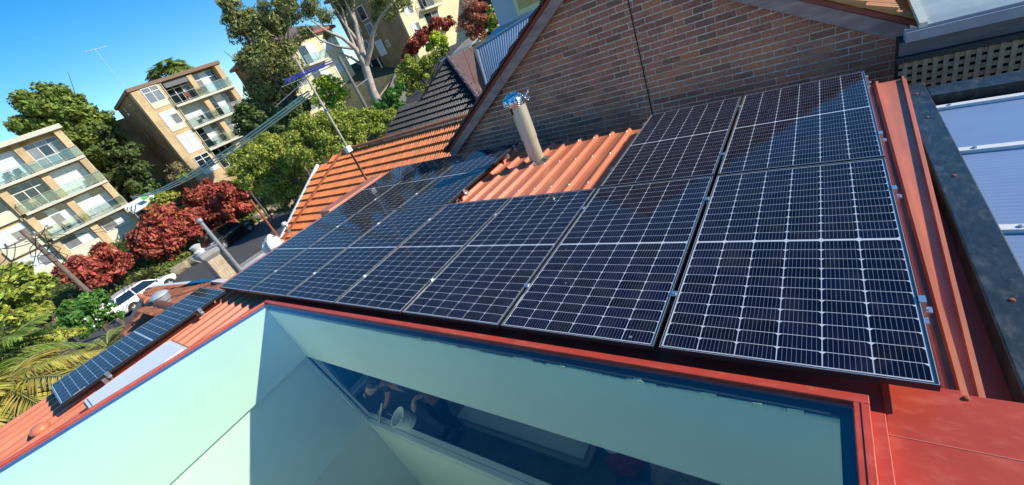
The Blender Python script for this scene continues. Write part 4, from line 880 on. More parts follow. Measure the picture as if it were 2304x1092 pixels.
# utility poles
up = empty('utility_pole', (-36.3, .57, -5.7), 'weathered timber power pole with a tangle of wires before the blond brick flats', 'utility pole')
t0 = atd(48, 518, 36); wood = M('pole_timber', (.17, .13, .10), .85, .3, 4)
B().tube([(t0.x, t0.y, -5.75), (t0.x, t0.y, t0.z)], [.15, .12], 10).make('pole', wood, up)
B().bar((t0.x, t0.y - 1.1, t0.z - .5), (t0.x, t0.y + 1.1, t0.z - .5), .12, .1).make('cross_arm', wood, up)
for k in range(4): B().lathe([(.04, 0), (.07, .05), (.05, .1), (.06, .15), (0, .18)], (t0.x, t0.y - .95 + .63 * k, t0.z - .45), 8).make('insulator', galv, up)
for k in range(7):
    a = Vector((t0.x, t0.y - .9 + .3 * k, t0.z - .3 - .15 * (k % 3))); c_ = [atd(-60, 600, 22), atd(-60, 640, 24), atd(320, 475, 54), atd(300, 500, 54), atd(30, 640, 34), atd(90, 560, 50), atd(-40, 560, 26)][k]
    B().tube([a.lerp(c_, t) - Vector((0, 0, .5 * 4 * t * (1 - t))) for t in [i / 10 for i in range(11)]], .018, 5).make('wire', sealant, up)
b = B()
for k in range(5): a = Vector((t0.x + .1, t0.y, t0.z - .6 - .25 * k)); b.tube([a + Vector((0, (-1) ** k * .0, 0)), a + Vector((.3, .4 * (-1) ** k, -.2)), a + Vector((.2, .6 * (-1) ** k, -.6)), a + Vector((0, .1, -.9))], .022, 5)
b.make('wire_loop', sealant, up)
up2 = empty('utility_pole', (-33.4, 23.4, -3), 'dark grey power pole standing just in front of the gum tree', 'utility pole')
t1 = atd(762, 128, 40); B().tube([(t1.x, t1.y, -5), (t1.x, t1.y, t1.z)], [.17, .13], 10).make('pole', M('pole_grey', (.16, .16, .15), .85, .2), up2)
B().bar((t1.x - .5, t1.y - .9, t1.z - .35), (t1.x + .5, t1.y + .9, t1.z - .35), .1).make('cross_arm', wood, up2)
B().bar((t1.x, t1.y, t1.z - 2.6), (t1.x + .7, t1.y + 1.4, t1.z - 2.3), .06).make('lamp_arm', galv, up2)

# ------------------------------------------------------------------ vegetation
def raw_mesh(name, V, nper, mat):
    n = len(V) // nper; me = bpy.data.meshes.new(name); me.vertices.add(len(V)); me.vertices.foreach_set('co', np.asarray(V, np.float32).ravel())
    me.loops.add(n * nper); me.loops.foreach_set('vertex_index', np.arange(n * nper, dtype=np.int32)); me.polygons.add(n)
    me.polygons.foreach_set('loop_start', np.arange(0, n * nper, nper, dtype=np.int32)); me.update(); me.validate(); me.materials.append(mat); return me
def unit(a): return a / np.maximum(1e-9, np.linalg.norm(a, axis=-1, keepdims=True))
def leaves(P, nrm, size, asp, r, jitter=.9, droop=0.):
    n = len(P); nn = unit(nrm + r.normal(size=(n, 3)) * jitter); t = unit(np.cross(nn, r.normal(size=(n, 3)))); t[:, 2] -= droop; t = unit(t)
    b_ = unit(np.cross(nn, t)); L_ = size * r.uniform(.6, 1.35, (n, 1)); w = L_ * asp
    nn2 = np.cross(t, b_); V = np.stack([P - t * L_ * .5, P + b_ * w * .5 + nn2 * L_ * .08, P + t * L_ * .5, P - b_ * w * .5 + nn2 * L_ * .08], 1); return V.reshape(-1, 3)
def mscale(P): return float((np.array(P) - CAM) @ CR[2]) / FPX
def crown_pts(blobs, n, r, clump=.34, inner=.35, flat=1.):
    """leaf positions on many small clumps that fill a set of (centre, radius) lobes"""
    Ps, Ns = [], []; tot = sum(b[1] ** 2 for b in blobs)
    for c_, R in blobs:
        nb = max(30, int(n * R * R / tot)); nc = max(7, int(22 * min(1, R / 1.5 + .4)))
        d = unit(r.normal(size=(nc, 3))); d[:, 2] = np.where(d[:, 2] < -.5, -d[:, 2] * .5, d[:, 2]); cc = np.array(c_) + d * R * r.uniform(inner, .85, (nc, 1)) * np.array([1, 1, flat])
        cr = R * clump * r.uniform(.6, 1.3, nc); k = r.integers(0, nc, nb); d2 = unit(r.normal(size=(nb, 3)))
        Ps.append(cc[k] + d2 * (cr[k] * r.uniform(.35, 1., nb) ** .6)[:, None] * np.array([1, 1, .8])); Ns.append(d2 * .7 + d[k] * .5 + np.array([0, 0, .35]))
    return np.concatenate(Ps), np.concatenate(Ns)
bark = M('bark', (.11, .085, .065), .9, .35, 5, .4, 15)
gumbark = M('gum_bark', (.42, .36, .31), .75, .28, 2.5, .2, 10, stain=.5, stain_col=(.20, .15, .12), sscale=2)
lm = {'fig': leafmat('fig_leaf', (.19, .26, .055)), 'bright': leafmat('bright_leaf', (.34, .40, .075)), 'dark': leafmat('dark_leaf', (.11, .16, .05)), 'olive': leafmat('olive_leaf', (.24, .27, .10)), 'red': leafmat('red_leaf', (.42, .115, .07), .5), 'rust': leafmat('rust_leaf', (.48, .20, .11), .35), 'lime': leafmat('lime_leaf', (0.42, 0.525, 0.052)), 'glossy': leafmat('glossy_leaf', (0.105, 0.245, 0.052)), 'yellow': leafmat('yellow_leaf', (0.385, 0.42, 0.088)), 'palm': leafmat('palm_leaf', (0.228, 0.333, 0.07), .35), 'dry': leafmat('dry_leaf', (0.333, 0.28, 0.14)), 'yellowpalm': leafmat('yellow_palm_leaf', (0.525, 0.455, 0.105), .3)}
SEED = [100]
def tree(name, label, cat, lobes, D, kind, n, size, asp=.5, trunk=True, group=None, droop=0., barkm=None, clump=.34, inner=.35, base=None, spread=None):
    SEED[0] += 1; r = np.random.default_rng(SEED[0])
    bl = []
    for q in lobes:
        p = atd(q[0], q[1], D + (q[3] if len(q) > 3 else 0)); bl.append((np.array(p), q[2] * 1.12 * mscale(p)))
    ctr = sum((b_[0] * b_[1] for b_ in bl)) / sum(b_[1] for b_ in bl); bx, by = (ctr[0], ctr[1]) if base is None else base
    zg = gz(bx, by); e = empty(name, (bx, by, zg), label, cat, group)
    P, Nn = crown_pts(bl, int(n * 1.35), r, clump, inner); keep = P[:, 2] > zg + .05; P, Nn = P[keep], Nn[keep]
    link('crown', raw_mesh('crown', leaves(P, Nn, size, asp, r, droop=droop), 4, lm[kind]), e)
    if trunk:
        b = B(); zt = max(zg + .4, min(ctr[2] - .2 * max(q[1] for q in bl), ctr[2])); fork = Vector((ctr[0] * .6 + bx * .4, ctr[1] * .6 + by * .4, zg + (zt - zg) * .65)); r0 = .04 + .02 * (zt - zg)
        b.tube([(bx, by, zg - .2), Vector((bx, by, zg)).lerp(fork, .5) + Vector((.08, -.06, 0)), fork], [r0 * 1.2, r0, r0 * .8], 8)
        for c_, R in bl:
            for k in range(3):
                d = Vector(r.normal(size=3)) * R * .5; t = Vector(c_) + d; mid = fork.lerp(t, .5) + Vector((0, 0, .15 * R)); b.tube([fork, mid, t], [r0 * .5, r0 * .3, r0 * .08], 6)
        b.make('trunk', barkm or bark, e, smooth=60)
    return e
G1 = 'red leaved shrubs along the street'
tree('round_tree', 'large dense rounded green tree between the two brick apartment blocks', 'tree', [(135, 265, 62), (80, 268, 30), (190, 280, 45), (160, 325, 55), (205, 370, 42), (220, 325, 40), (45, 280, 22), (100, 300, 40), (120, 225, 34), (225, 400, 34), (230, 280, 24)], 69, 'fig', 20000, .5, .55, inner=.55)
tree('dark_tree', 'dark shaded tree in the gap behind the rounded green tree', 'tree', [(258, 350, 38), (275, 400, 36), (240, 420, 36), (300, 390, 26), (245, 310, 26), (285, 435, 26)], 64, 'dark', 6000, .5)
tree('dark_tree', 'dark green tree against the shaded side of the tan brick flats', 'tree', [(300, 345, 22), (325, 385, 26), (350, 425, 26), (320, 420, 26), (375, 440, 20)], 60, 'dark', 4500, .45)
tree('wisteria_bush', 'bare brown climbing bush at the corner of the tan brick flats', 'bush', [(400, 380, 14), (420, 395, 14), (395, 400, 14)], 54.5, 'dry', 900, .3, .25, trunk=False, clump=.6)
r = np.random.default_rng(91); bl = [(np.array((-150 + r.uniform(-12, 12), -70 + 5.2 * k, -2 + r.uniform(-1, 1))), r.uniform(4, 6.5)) for k in range(40)]
P, Nn = crown_pts(bl, 9000, r); tag(link('distant_wood', raw_mesh('distant_wood', leaves(P, Nn, 1.8, .6, r), 4, lm['dark'])), 'far off line of dark trees behind the flats', 'wood', kind='stuff')
tree('feathery_tree', 'tall dark feathery tree beside the tan brick flats', 'tree', [(548, 70, 32), (520, 40, 22), (515, 10, 24), (590, 105, 40), (610, 160, 52), (640, 205, 40), (585, 190, 30), (630, 60, 34), (655, 110, 30), (620, 255, 42), (640, 15, 28), (570, 140, 36), (665, 170, 30), (560, 40, 26), (585, 60, 30), (600, 215, 38)], 48, 'olive', 22000, .42, .3, clump=.42, inner=.3, base=(-40.5, 20.5))
tree('shade_tree', 'dark green tree in deep shade below the feathery tree', 'tree', [(570, 285, 34), (610, 300, 38), (650, 270, 36), (680, 250, 30), (560, 250, 26)], 46, 'dark', 7000, .4)
tree('bright_tree', 'bright yellow green bushy tree beside the orange roof verge', 'tree', [(600, 345, 46), (558, 358, 40), (630, 385, 50), (595, 405, 46), (648, 430, 40), (655, 365, 40), (570, 400, 34), (620, 330, 34)], 40, 'bright', 22000, .24, .45, base=(-33.5, 16.2))
tree('bright_tree', 'bright green bushy tree rising behind the orange roof ridge', 'tree', [(700, 290, 36), (740, 270, 36), (780, 275, 42), (825, 290, 36), (760, 310, 46), (710, 325, 40), (865, 285, 28), (690, 350, 40), (800, 315, 40), (840, 265, 30), (735, 345, 40), (675, 305, 34), (880, 265, 22)], 36, 'bright', 26000, .22, .45)
tree('sparse_tree', 'sparse yellow green tree before the cream flats', 'tree', [(745, 200, 26), (725, 190, 18), (765, 215, 20), (720, 225, 20), (745, 235, 18)], 45, 'lime', 1700, .34, .5, clump=.5)
tree('broad_leaf_bush', 'glossy broad leaved bush at the foot of the gum tree', 'bush', [(880, 225, 26), (860, 245, 20), (900, 205, 18), (895, 245, 22)], 37, 'glossy', 2600, .36, .5, trunk=False)
tree('olive_tree', 'olive green conical tree behind the dark tiled roof', 'tree', [(945, 165, 32), (930, 195, 28), (965, 140, 22), (985, 122, 16), (920, 150, 24), (905, 180, 24), (1000, 112, 14)], 40, 'bright', 9000, .22, .4)
tree('lime_bush', 'lime green bush in front of the red leaved bush', 'bush', [(985, 88, 20), (972, 105, 14), (1000, 100, 14)], 44, 'lime', 1500, .28, .5, trunk=False)
tree('red_bush', 'red leaved bush against the cream flats above the driveway', 'bush', [(985, 60, 24), (955, 85, 24), (930, 110, 22), (915, 130, 16), (1010, 55, 16)], 46, 'red', 4200, .34, .5, trunk=False)
tree('rust_bush', 'large rust brown bush beside the weatherboard house', 'bush', [(1070, 25, 28), (1055, 55, 30), (1090, 50, 28), (1070, 75, 24)], 40, 'rust', 6000, .2, .45, trunk=False)
tree('garden_shrub', 'small green shrub against the weatherboard house', 'bush', [(1112, 45, 16), (1110, 65, 12), (1105, 25, 10)], 38, 'bright', 900, .22, trunk=False)
tree('red_shrub', 'red leaved tree beside the black parked car', 'tree', [(490, 435, 36), (455, 455, 34), (525, 440, 34), (490, 475, 40), (540, 470, 26), (440, 490, 30), (505, 500, 24)], 49, 'red', 6500, .50, .5, group=G1, droop=.35)
tree('red_shrub', 'red leaved tree in the middle of the three by the street', 'tree', [(370, 495, 34), (335, 525, 36), (400, 520, 40), (360, 555, 40), (430, 530, 28), (320, 560, 28), (385, 575, 22)], 48, 'red', 6500, .50, .5, group=G1, droop=.35)
tree('red_shrub', 'low spreading red leaved tree behind the white parked car', 'tree', [(235, 580, 32), (200, 600, 36), (165, 620, 34), (260, 600, 28), (225, 630, 30), (280, 595, 20)], 47, 'red', 5500, .50, .5, group=G1, droop=.35)
tree('hedge_shrub', 'yellow green shrub between the garden awning and red trees', 'bush', [(365, 455, 22), (385, 445, 16), (350, 470, 14), (420, 400, 16)], 53, 'yellow', 1500, .34, trunk=False)
tree('kerb_shrub', 'low bright green shrub beside the kerb under the red trees', 'bush', [(430, 580, 18), (412, 595, 16), (395, 605, 12), (448, 570, 10)], 46.5, 'bright', 1500, .26, trunk=False)
tree('dry_bush', 'grey brown dry bush overhanging the far end of the road', 'bush', [(655, 445, 30), (625, 450, 22), (675, 465, 20), (640, 475, 14)], 41, 'dry', 2600, .26, .4, trunk=False)
tree('leafy_tree', 'bushy green tree below the power pole', 'tree', [(50, 640, 44), (20, 690, 44), (85, 665, 34), (60, 710, 40), (15, 630, 30), (105, 700, 26)], 35, 'bright', 7500, .32, .5)
tree('flowering_tree', 'glossy green tree with small white flowers in front of the white car', 'tree', [(205, 680, 32), (172, 698, 32), (232, 712, 28), (200, 730, 34), (160, 735, 24), (255, 712, 16)], 32, 'glossy', 7500, .24, .5)
SEED[0] += 1; r = np.random.default_rng(5); ft = [o for o in C.objects if o.name.startswith('flowering_tree')][0]
bl = [(np.array(atd(x, y, 31.6)), R * mscale(atd(x, y, 32))) for x, y, R in ((235, 695, 24), (205, 720, 30), (255, 700, 14))]; P, Nn = crown_pts(bl, 45, r); link('flowers', raw_mesh('flowers', leaves(P, Nn + np.array([1., -.2, .5]) * 2, .12, .9, r), 4, white), ft)
tree('ground_shrub', 'yellowish ground shrub below the leafy tree', 'bush', [(95, 770, 26), (140, 755, 20), (60, 775, 24), (170, 750, 14), (120, 790, 16)], 27, 'yellow', 3000, .2, trunk=False)
tree('fern_shrub', 'dense dark fern like shrub under the garden palm', 'bush', [(30, 930, 40), (90, 915, 36), (130, 880, 26), (5, 880, 30)], 15.5, 'olive', 4500, .16, .3, trunk=False)
# gum tree with pale forking trunk
gb = atd(858, 250, 42); g0 = Vector((gb.x, gb.y, gz(gb.x, gb.y))); SEED[0] += 1; r = np.random.default_rng(77)
gum = empty('gum_tree', g0, 'tall gum tree with a pale smooth forking trunk', 'tree')
def gp(x, y, dd=0): return atd(x, y, 42 + dd)
b = B(); b.tube([g0 - Vector((0, 0, .3)), gp(838, 205), gp(822, 150)], [.50, .38, .34], 12)
br = [[(822, 150), (800, 110), (770, 85), (735, 70), (700, 45)], [(822, 150), (808, 95), (800, 50), (780, 10), (760, -30)], [(822, 150), (812, 90), (795, 30), (795, -20)], [(822, 150), (835, 105), (838, 75), (855, 40), (880, 10)], [(800, 110), (780, 60), (770, 20), (740, -20)], [(838, 75), (848, 55), (875, 35), (900, 20)], [(800, 110), (755, 105), (720, 90), (690, 60)], [(808, 95), (775, 55), (750, 10)], [(822, 150), (790, 130), (760, 118)]]
for k, pth in enumerate(br):
    m_ = len(pth); b.tube([gp(x, y, (k % 3 - 1) * i * .5) for i, (x, y) in enumerate(pth)], [max(.05, (.27 if k < 4 else .15) * (1 - i / (m_ - .4))) for i in range(m_)], 8)
b.make('trunk', gumbark, gum, smooth=60)
bl = [(np.array(gp(x, y, d)), R * mscale(gp(x, y))) for x, y, R, d in ((700, 25, 34, 0), (660, 40, 30, 1), (735, 45, 26, -1), (770, 15, 34, 1), (690, 75, 26, 0), (720, -10, 36, 0), (800, -20, 36, 0), (850, 15, 28, 1), (880, 30, 26, 0), (905, 10, 26, 0), (870, -15, 34, 0), (640, 0, 30, 0), (735, 85, 16, 1), (600, 20, 26, 1), (850, 45, 14, 1))]
P, Nn = crown_pts(bl, 9500, r, .45, .2); link('crown', raw_mesh('crown', leaves(P, Nn, .36, .22, r, droop=.8), 4, lm['olive']), gum)
# palms, cycad, spiky plants
def frond(b_, o, dirv, L_, arch, nl, ll, r, w=.035):
    """arching rachis with two rows of narrow leaflets"""
    d = Vector(dirv); V = []; hor = Vector((d.x, d.y, 0)).normalized(); side = hor.cross(Vector((0, 0, 1)))
    pts = [o + d * (L_ * t) + Vector((0, 0, -arch * L_ * t * t)) for t in [i / 10 for i in range(11)]]; b_.tube(pts, [.03 * (1 - .8 * i / 10) for i in range(11)], 5)
    for i in range(nl):
        t = .12 + .88 * i / nl; k = min(9, int(t * 10)); p = pts[k].lerp(pts[k + 1], t * 10 - k); tn = (pts[k + 1] - pts[k]).normalized(); l_ = ll * math.sin(math.pi * (.15 + .8 * t)) * r.uniform(.8, 1.1)
        for s in (-1, 1):
            q = p + (side * s * .8 + tn * .55 + Vector((0, 0, -.28 + r.normal() * .12))).normalized() * l_; wv = tn * w; m2 = p.lerp(q, .5) + Vector((0, 0, .05 * l_)); V += [tuple(p), tuple(m2 + wv), tuple(q), tuple(m2 - wv)]
    return V
def palm(name, label, base, h, nf, L_, kind, nl=34, ll=.5, trunk_r=.16, w=.035, up=(.1, 1.1), arch=(.5, .9), seed=1):
    r = np.random.default_rng(seed); base = Vector(base); e = empty(name, base, label, 'palm'); top = base + Vector((0, 0, h)); stems = B(); V = []
    for k in range(nf):
        a = 2 * math.pi * (k + r.uniform(-.3, .3)) / nf * 1.0 + k * .3; u = r.uniform(*up); V += frond(stems, top, Vector((math.cos(a), math.sin(a), u)).normalized(), L_ * r.uniform(.75, 1.1), r.uniform(*arch), nl, ll, r, w)
    link('leaflets', raw_mesh('leaflets', np.array(V), 4, lm[kind]), e); stems.make('frond_stems', M('frond_stem', (.22, .24, .06), .6, .2), e)
    B().tube([base - Vector((0, 0, .2)), base.lerp(top, .5) + Vector((.06, .03, 0)), top], [trunk_r * 1.25, trunk_r, trunk_r * .85], 10).make('trunk', bark, e, smooth=60); return e
pb = atd(382, 165, 70); palm('garden_palm', 'feather palm showing above the roof of the tan brick flats', (pb.x, pb.y, 2), pb.z - 2, 17, 4.6, 'palm', 26, 1.5, .3, .12, (.2, 1.5), (.5, .9), 3)
pb = atd(50, 905, 15.5); zb = gz(pb.x, pb.y); palm('garden_palm', 'yellowing feather palm beside the deck roof eave', (pb.x, pb.y, zb), pb.z + .5 - zb, 15, 2.1, 'yellowpalm', 40, .62, .12, .03, (.1, 1.3), (.4, .8), 8)
pb = atd(10, 840, 17); zb = gz(pb.x, pb.y); palm('garden_palm', 'green feather palm growing beside the yellowing palm', (pb.x, pb.y, zb), pb.z + .3 - zb, 13, 2.0, 'palm', 40, .62, .12, .03, (.2, 1.4), (.4, .8), 12)
pb = atd(245, 785, 24); zb = gz(pb.x, pb.y); palm('cycad_palm', 'low fan of dark fronds beside the grey path', (pb.x, pb.y, zb), max(.5, pb.z - zb), 20, 1.7, 'olive', 30, .4, .2, .03, (.3, 1.6), (.4, .7), 9)
def spiky(label, p, R, n, kind, seed):
    r = np.random.default_rng(seed); V = []; p = Vector(p)
    for k in range(n):
        a = r.uniform(0, 6.28); u = r.uniform(.2, 1.6); d = Vector((math.cos(a), math.sin(a), u)).normalized(); s = d.cross(Vector((0, 0, 1))).normalized() * R * .06; q = p + d * R * r.uniform(.7, 1.1); m2 = p.lerp(q, .55) + Vector((0, 0, .06 * R)); V += [tuple(p), tuple(m2 + s), tuple(q), tuple(m2 - s)]
    e = empty('spiky_plant', (p.x, p.y, p.z), label, 'plant'); link('blades', raw_mesh('blades', np.array(V), 4, lm[kind]), e)
    B().tube([(p.x, p.y, gz(p.x, p.y) - .1), p], [.1, .09], 7).make('stem', bark, e)
pp = atd(318, 612, 45.5); spiky('grey green agave between the red tree and white car', (pp.x, pp.y, gz(pp.x, pp.y) + .5), 1.1, 60, 'olive', 1)
pp = atd(560, 418, 44); spiky('spiky lime green plant beside the red tree and black car', pp, 1.5, 70, 'lime', 2)
pp = atd(535, 395, 45); spiky('second spiky green plant behind the red tree', pp, 1.3, 60, 'bright', 4)
# undergrowth and stones along the far kerb
r = np.random.default_rng(31); n = 16000; P = np.stack([r.uniform(-56, -44.1, n), r.uniform(-22, 24, n), np.zeros(n)], 1); P[:, 2] = [gz(x, y) + h for x, y, h in zip(P[:, 0], P[:, 1], r.uniform(.02, .5, n))]
tag(link('undergrowth', raw_mesh('undergrowth', leaves(P, np.tile([.3, 0, 1.], (n, 1)), .4, .4, r), 4, leafmat('undergrowth_leaf', (.14, .19, .045)))), 'low green undergrowth on the bank beside the street', 'undergrowth', kind='stuff')
n = 14000; P = np.stack([r.uniform(-32, -9, n), r.uniform(-26, 3, n), np.zeros(n)], 1); P[:, 2] = [-5.72 + h for h in r.uniform(.02, .45, n)]
tag(link('undergrowth', raw_mesh('undergrowth', leaves(P, np.tile([.2, 0, 1.], (n, 1)), .3, .4, r), 4, leafmat('undergrowth_leaf2', (.20, .21, .06)))), 'yellow green undergrowth in the garden below the deck roof', 'undergrowth', kind='stuff')
sst_m = M('bank_stone', (.36, .29, .19), .9, .3, 3, .4, 12, obj=.2)
for k, (x, y) in enumerate(((600, 478), (622, 470), (585, 487), (645, 462), (425, 592), (440, 586), (410, 603), (130, 745), (180, 765), (150, 770))):
    p = atz(x, y, -5.5) if k < 7 else atd(x, y, 29); bm = bmesh.new(); bmesh.ops.create_icosphere(bm, subdivisions=2, radius=1)
    for v in bm.verts: v.co = Vector((v.co.x * .7, v.co.y * .9, v.co.z * .5)) * random.uniform(.75, 1.05)
    me = bpy.data.meshes.new('boulder'); bm.to_mesh(me); bm.free(); me.materials.append(sst_m); o = link('boulder', me); o.location = (p.x, p.y, gz(p.x, p.y) + .25); o.rotation_euler = (0, 0, k)
    tag(o, 'sandstone boulder on the bank beside the far kerb' if k < 7 else 'grey brown boulder in the garden below the yellowish ground shrub', 'boulder', 'bank boulders' if k < 7 else 'garden boulders')

# ------------------------------------------------------------------ parked cars
tyrem = M('tyre', (.02, .02, .02), .85, .1); rimm = M('alloy_rim', (.55, .56, .58), .35, .05, metal=.7); carglass = M('car_glass', (.012, .015, .018), .05, 0, spec=.8)
lampm = M('headlamp', (.75, .76, .78), .1, .05, spec=.8); tailm = M('tail_lamp', (.30, .01, .01), .2, .05); trimm = M('black_trim', (.02, .02, .022), .6, .05)
def car(label, loc, ang, paint, body, cabin, wheels, L_, wr=.34, hubcap=None):
    """body: stations (x, half width, bottom z, shoulder z); cabin: (x at belt front, roof front, roof rear, belt rear, roof z)"""
    e = empty('parked_car', loc, label, 'car', None, ang); b = B(); k = 0
    for x, w, zb, zs in body:
        b.v += [(x, y * w, z) for y, z in ((-.86, zb), (-.98, zb + .12), (-1, (zb + zs) / 2), (-.985, zs - .10), (-.90, zs), (0, zs + .025), (.90, zs), (.985, zs - .10), (1, (zb + zs) / 2), (.98, zb + .12), (.86, zb))]
    m_ = 11
    for i in range(len(body) - 1):
        for j in range(m_): b.f.append((i * m_ + j, i * m_ + (j + 1) % m_, (i + 1) * m_ + (j + 1) % m_, (i + 1) * m_ + j)); b.mi.append(0)
    b.f += [tuple(range(m_)), tuple(range((len(body) - 1) * m_, len(body) * m_))]; b.mi += [0, 0]
    bo = b.make('body', paint, e, smooth=35, world=False)
    x0, x1, x2, x3, zr = cabin; wb = body[len(body) // 2][1] * .90; zs = body[len(body) // 2][3] + .0; wt = wb * .80
    b = B(); prof = [(x0, zs - .05, wb), (x0 + (x1 - x0) * .5, (zs + zr) / 2 + .02, (wb + wt) / 2), (x1, zr - .03, wt), (x1 - (x1 - x2) * .2, zr, wt), ((x1 + x2) / 2, zr + .02, wt), (x2 + (x1 - x2) * .12, zr - .01, wt), (x2, zr - .06, wt), (x3, zs - .05, wb)]
    n_ = len(prof)
    for x, z, w in prof: b.v += [(x, -w, z), (x, w, z)]
    for x, z, w in prof: pass
    b.f = [(2 * i, 2 * i + 1, 2 * i + 3, 2 * i + 2) for i in range(n_ - 1)] + [tuple(2 * i for i in range(n_)), tuple(2 * i + 1 for i in range(n_ - 1, -1, -1))]; b.mi = [0] * len(b.f)
    b.make('cabin', paint, e, smooth=35, world=False, bevel=.03)
    def wy(z): return wb + (wt - wb) * (z - zs) / (zr - zs)
    def sidepoly(pts, s):
        off = .012
        return [(x, s * (wy(z) + off), z) for x, z in pts]
    zt = zr - .09; zl = zs + .05
    def fx_(z): return x0 + (x1 - x0) * (z - zs) / (zr - zs)
    def rx_(z): return x3 + (x2 - x3) * (z - zs) / (zr - zs)
    mid = (x1 + x2) / 2 + .05; cols = [fx_(zl) - .12, mid + .04, mid - .04, rx_(zl) + .14]; colt = [fx_(zt) - .12, mid + .04, mid - .04, rx_(zt) + .12]
    for s in (-1, 1):
        for a in (0, 2):
            q = sidepoly([(cols[a], zl), (cols[a + 1], zl), (colt[a + 1], zt), (colt[a], zt)], s); b = B(); b.add(q + [(x, y - s * .02, z) for x, y, z in q], [(0, 1, 2, 3), (4, 5, 6, 7), (0, 1, 5, 4), (1, 2, 6, 5), (2, 3, 7, 6), (3, 0, 4, 7)]); b.make('side_window', carglass, e, world=False)
    for (xa, xb, nm) in ((fx_(zl), fx_(zt), 'windscreen'), (rx_(zl), rx_(zt), 'rear_window')):
        s = .014 if nm == 'windscreen' else -.014; q = [(xa + s, -wy(zl) * .92, zl + .01), (xa + s, wy(zl) * .92, zl + .01), (xb + s, wy(zt) * .9, zt + .02), (xb + s, -wy(zt) * .9, zt + .02)]
        b = B(); b.add(q + [(x - s * 1.5, y, z) for x, y, z in q], [(0, 1, 2, 3), (4, 5, 6, 7), (0, 1, 5, 4), (1, 2, 6, 5), (2, 3, 7, 6), (3, 0, 4, 7)]); b.make(nm, carglass, e, world=False)
    W_ = body[len(body) // 2][1]
    for wx in wheels:
        for s in (-1, 1):
            b = B(); pr = [(wr * .55, -.11), (wr * .95, -.11), (wr, -.08), (wr, .08), (wr * .95, .11), (wr * .62, .11), (wr * .60, .06)]; n2 = 20; o_ = len(b.v)
            for rr, yy in pr:
                for k in range(n2): t = 2 * math.pi * k / n2; b.v.append((wx + rr * math.cos(t), s * (W_ - .09 + yy), wr + rr * math.sin(t)))
            b.f = [(i * n2 + k, i * n2 + (k + 1) % n2, (i + 1) * n2 + (k + 1) % n2, (i + 1) * n2 + k) for i in range(len(pr) - 1) for k in range(n2)]; b.mi = [0] * len(b.f)
            w_ = b.make('wheel', tyrem, e, smooth=40, world=False)
            b = B(); yy = s * (W_ + .0)
            for k in range(5):
                t = 2 * math.pi * k / 5; b.bar((wx, yy, wr), (wx + wr * .6 * math.cos(t), yy, wr + wr * .6 * math.sin(t)), .09, .03, up=(0, 1, 0))
            b.tube([(wx, yy - .02, wr), (wx, yy + .02, wr)], .07, 10)
            for k in range(n2):
                t, t2 = 2 * math.pi * k / n2, 2 * math.pi * (k + 1) / n2; b.add([(wx + wr * q_ * math.cos(a), yy, wr + wr * q_ * math.sin(a)) for a in (t, t2) for q_ in (.56, .64)], [(0, 1, 3, 2)])
            b.make('rim', hubcap or rimm, w_, world=False)
            b = B(); nA = 14; b.v = [(wx + (wr + .07) * math.cos(math.pi * k / nA), s * (W_ + .006), wr + (wr + .07) * math.sin(math.pi * k / nA)) for k in range(nA + 1)] + [(wx + (wr + .07) * math.cos(math.pi * k / nA), s * (W_ - .2), wr + (wr + .07) * math.sin(math.pi * k / nA)) for k in range(nA + 1)]
            b.f = [tuple(range(nA + 1)), tuple(range(2 * nA + 1, nA, -1))] + [(k, k + 1, nA + 2 + k, nA + 1 + k) for k in range(nA)]; b.mi = [0] * len(b.f); b.make('wheel_arch', trimm, e, world=False)
    xf, wf, zbf, zsf = body[-1]; xr, wr_, zbr, zsr = body[0]
    for s in (-1, 1):
        B().obox((xf - .16, s * wf * .62 - .16, zsf - .17), (.18, 0, 0), (0, .32, 0), (0, 0, .15)).make('headlight', lampm, e, world=False, bevel=.03)
        B().obox((xr - .02, s * wr_ * .75 - .10, zsr - .30), (.14, 0, 0), (0, .22, 0), (0, 0, .26)).make('tail_light', tailm, e, world=False, bevel=.02)
        B().obox((fx_(zl) - .25, s * (W_ + .02) - (.0 if s > 0 else .16), zs + .02), (.1, 0, 0), (0, .16, 0), (0, 0, .13)).make('mirror', paint, e, world=False, bevel=.02)
        for hx in (mid + .1 - .25, rx_(zl) + .45): B().obox((hx, s * (W_ + .004) - .012, zs - .17), (.18, 0, 0), (0, .024, 0), (0, 0, .03)).make('door_handle', trimm if paint.name.startswith('black') else paint, e, world=False)
    B().box(xf - .05, xf + .03, -wf * .9, wf * .9, zbf + .02, zbf + .2).make('front_bumper', trimm, e, world=False, bevel=.03); B().box(xf - .02, xf + .012, -wf * .45, wf * .45, zsf - .19, zsf - .05).make('grille', trimm, e, world=False)
    B().box(xr - .03, xr + .05, -wr_ * .9, wr_ * .9, zbr + .02, zbr + .2).make('rear_bumper', trimm, e, world=False, bevel=.03)
    return e
blackp = M('black_car_paint', (.008, .008, .009), .15, 0, coat=1.); whitep = M('white_car_paint', (.80, .79, .74), .3, .03, coat=.6)
wagon = [(-2.2, .70, .45, .95), (-2.1, .84, .32, .98), (-1.4, .89, .25, .98), (0, .90, .25, .97), (.9, .90, .25, .95), (1.5, .88, .28, .92), (1.95, .82, .32, .82), (2.15, .66, .42, .72)]
suv = [(-2.25, .72, .55, 1.05), (-2.15, .88, .42, 1.10), (-1.4, .93, .36, 1.10), (0, .94, .36, 1.08), (.9, .94, .36, 1.07), (1.5, .92, .38, 1.04), (2.05, .86, .42, .95), (2.28, .68, .5, .84)]
def atroad(x, y): return atz(x, y, -5.72)
w0, w1 = atroad(507, 562), atroad(563, 524); d = w1 - w0; ang = math.atan2(d.y, d.x); ctr = (w0 + w1) / 2 + Vector((-.94 * abs(math.sin(ang)), 0, 0)); ctr.z = -5.72
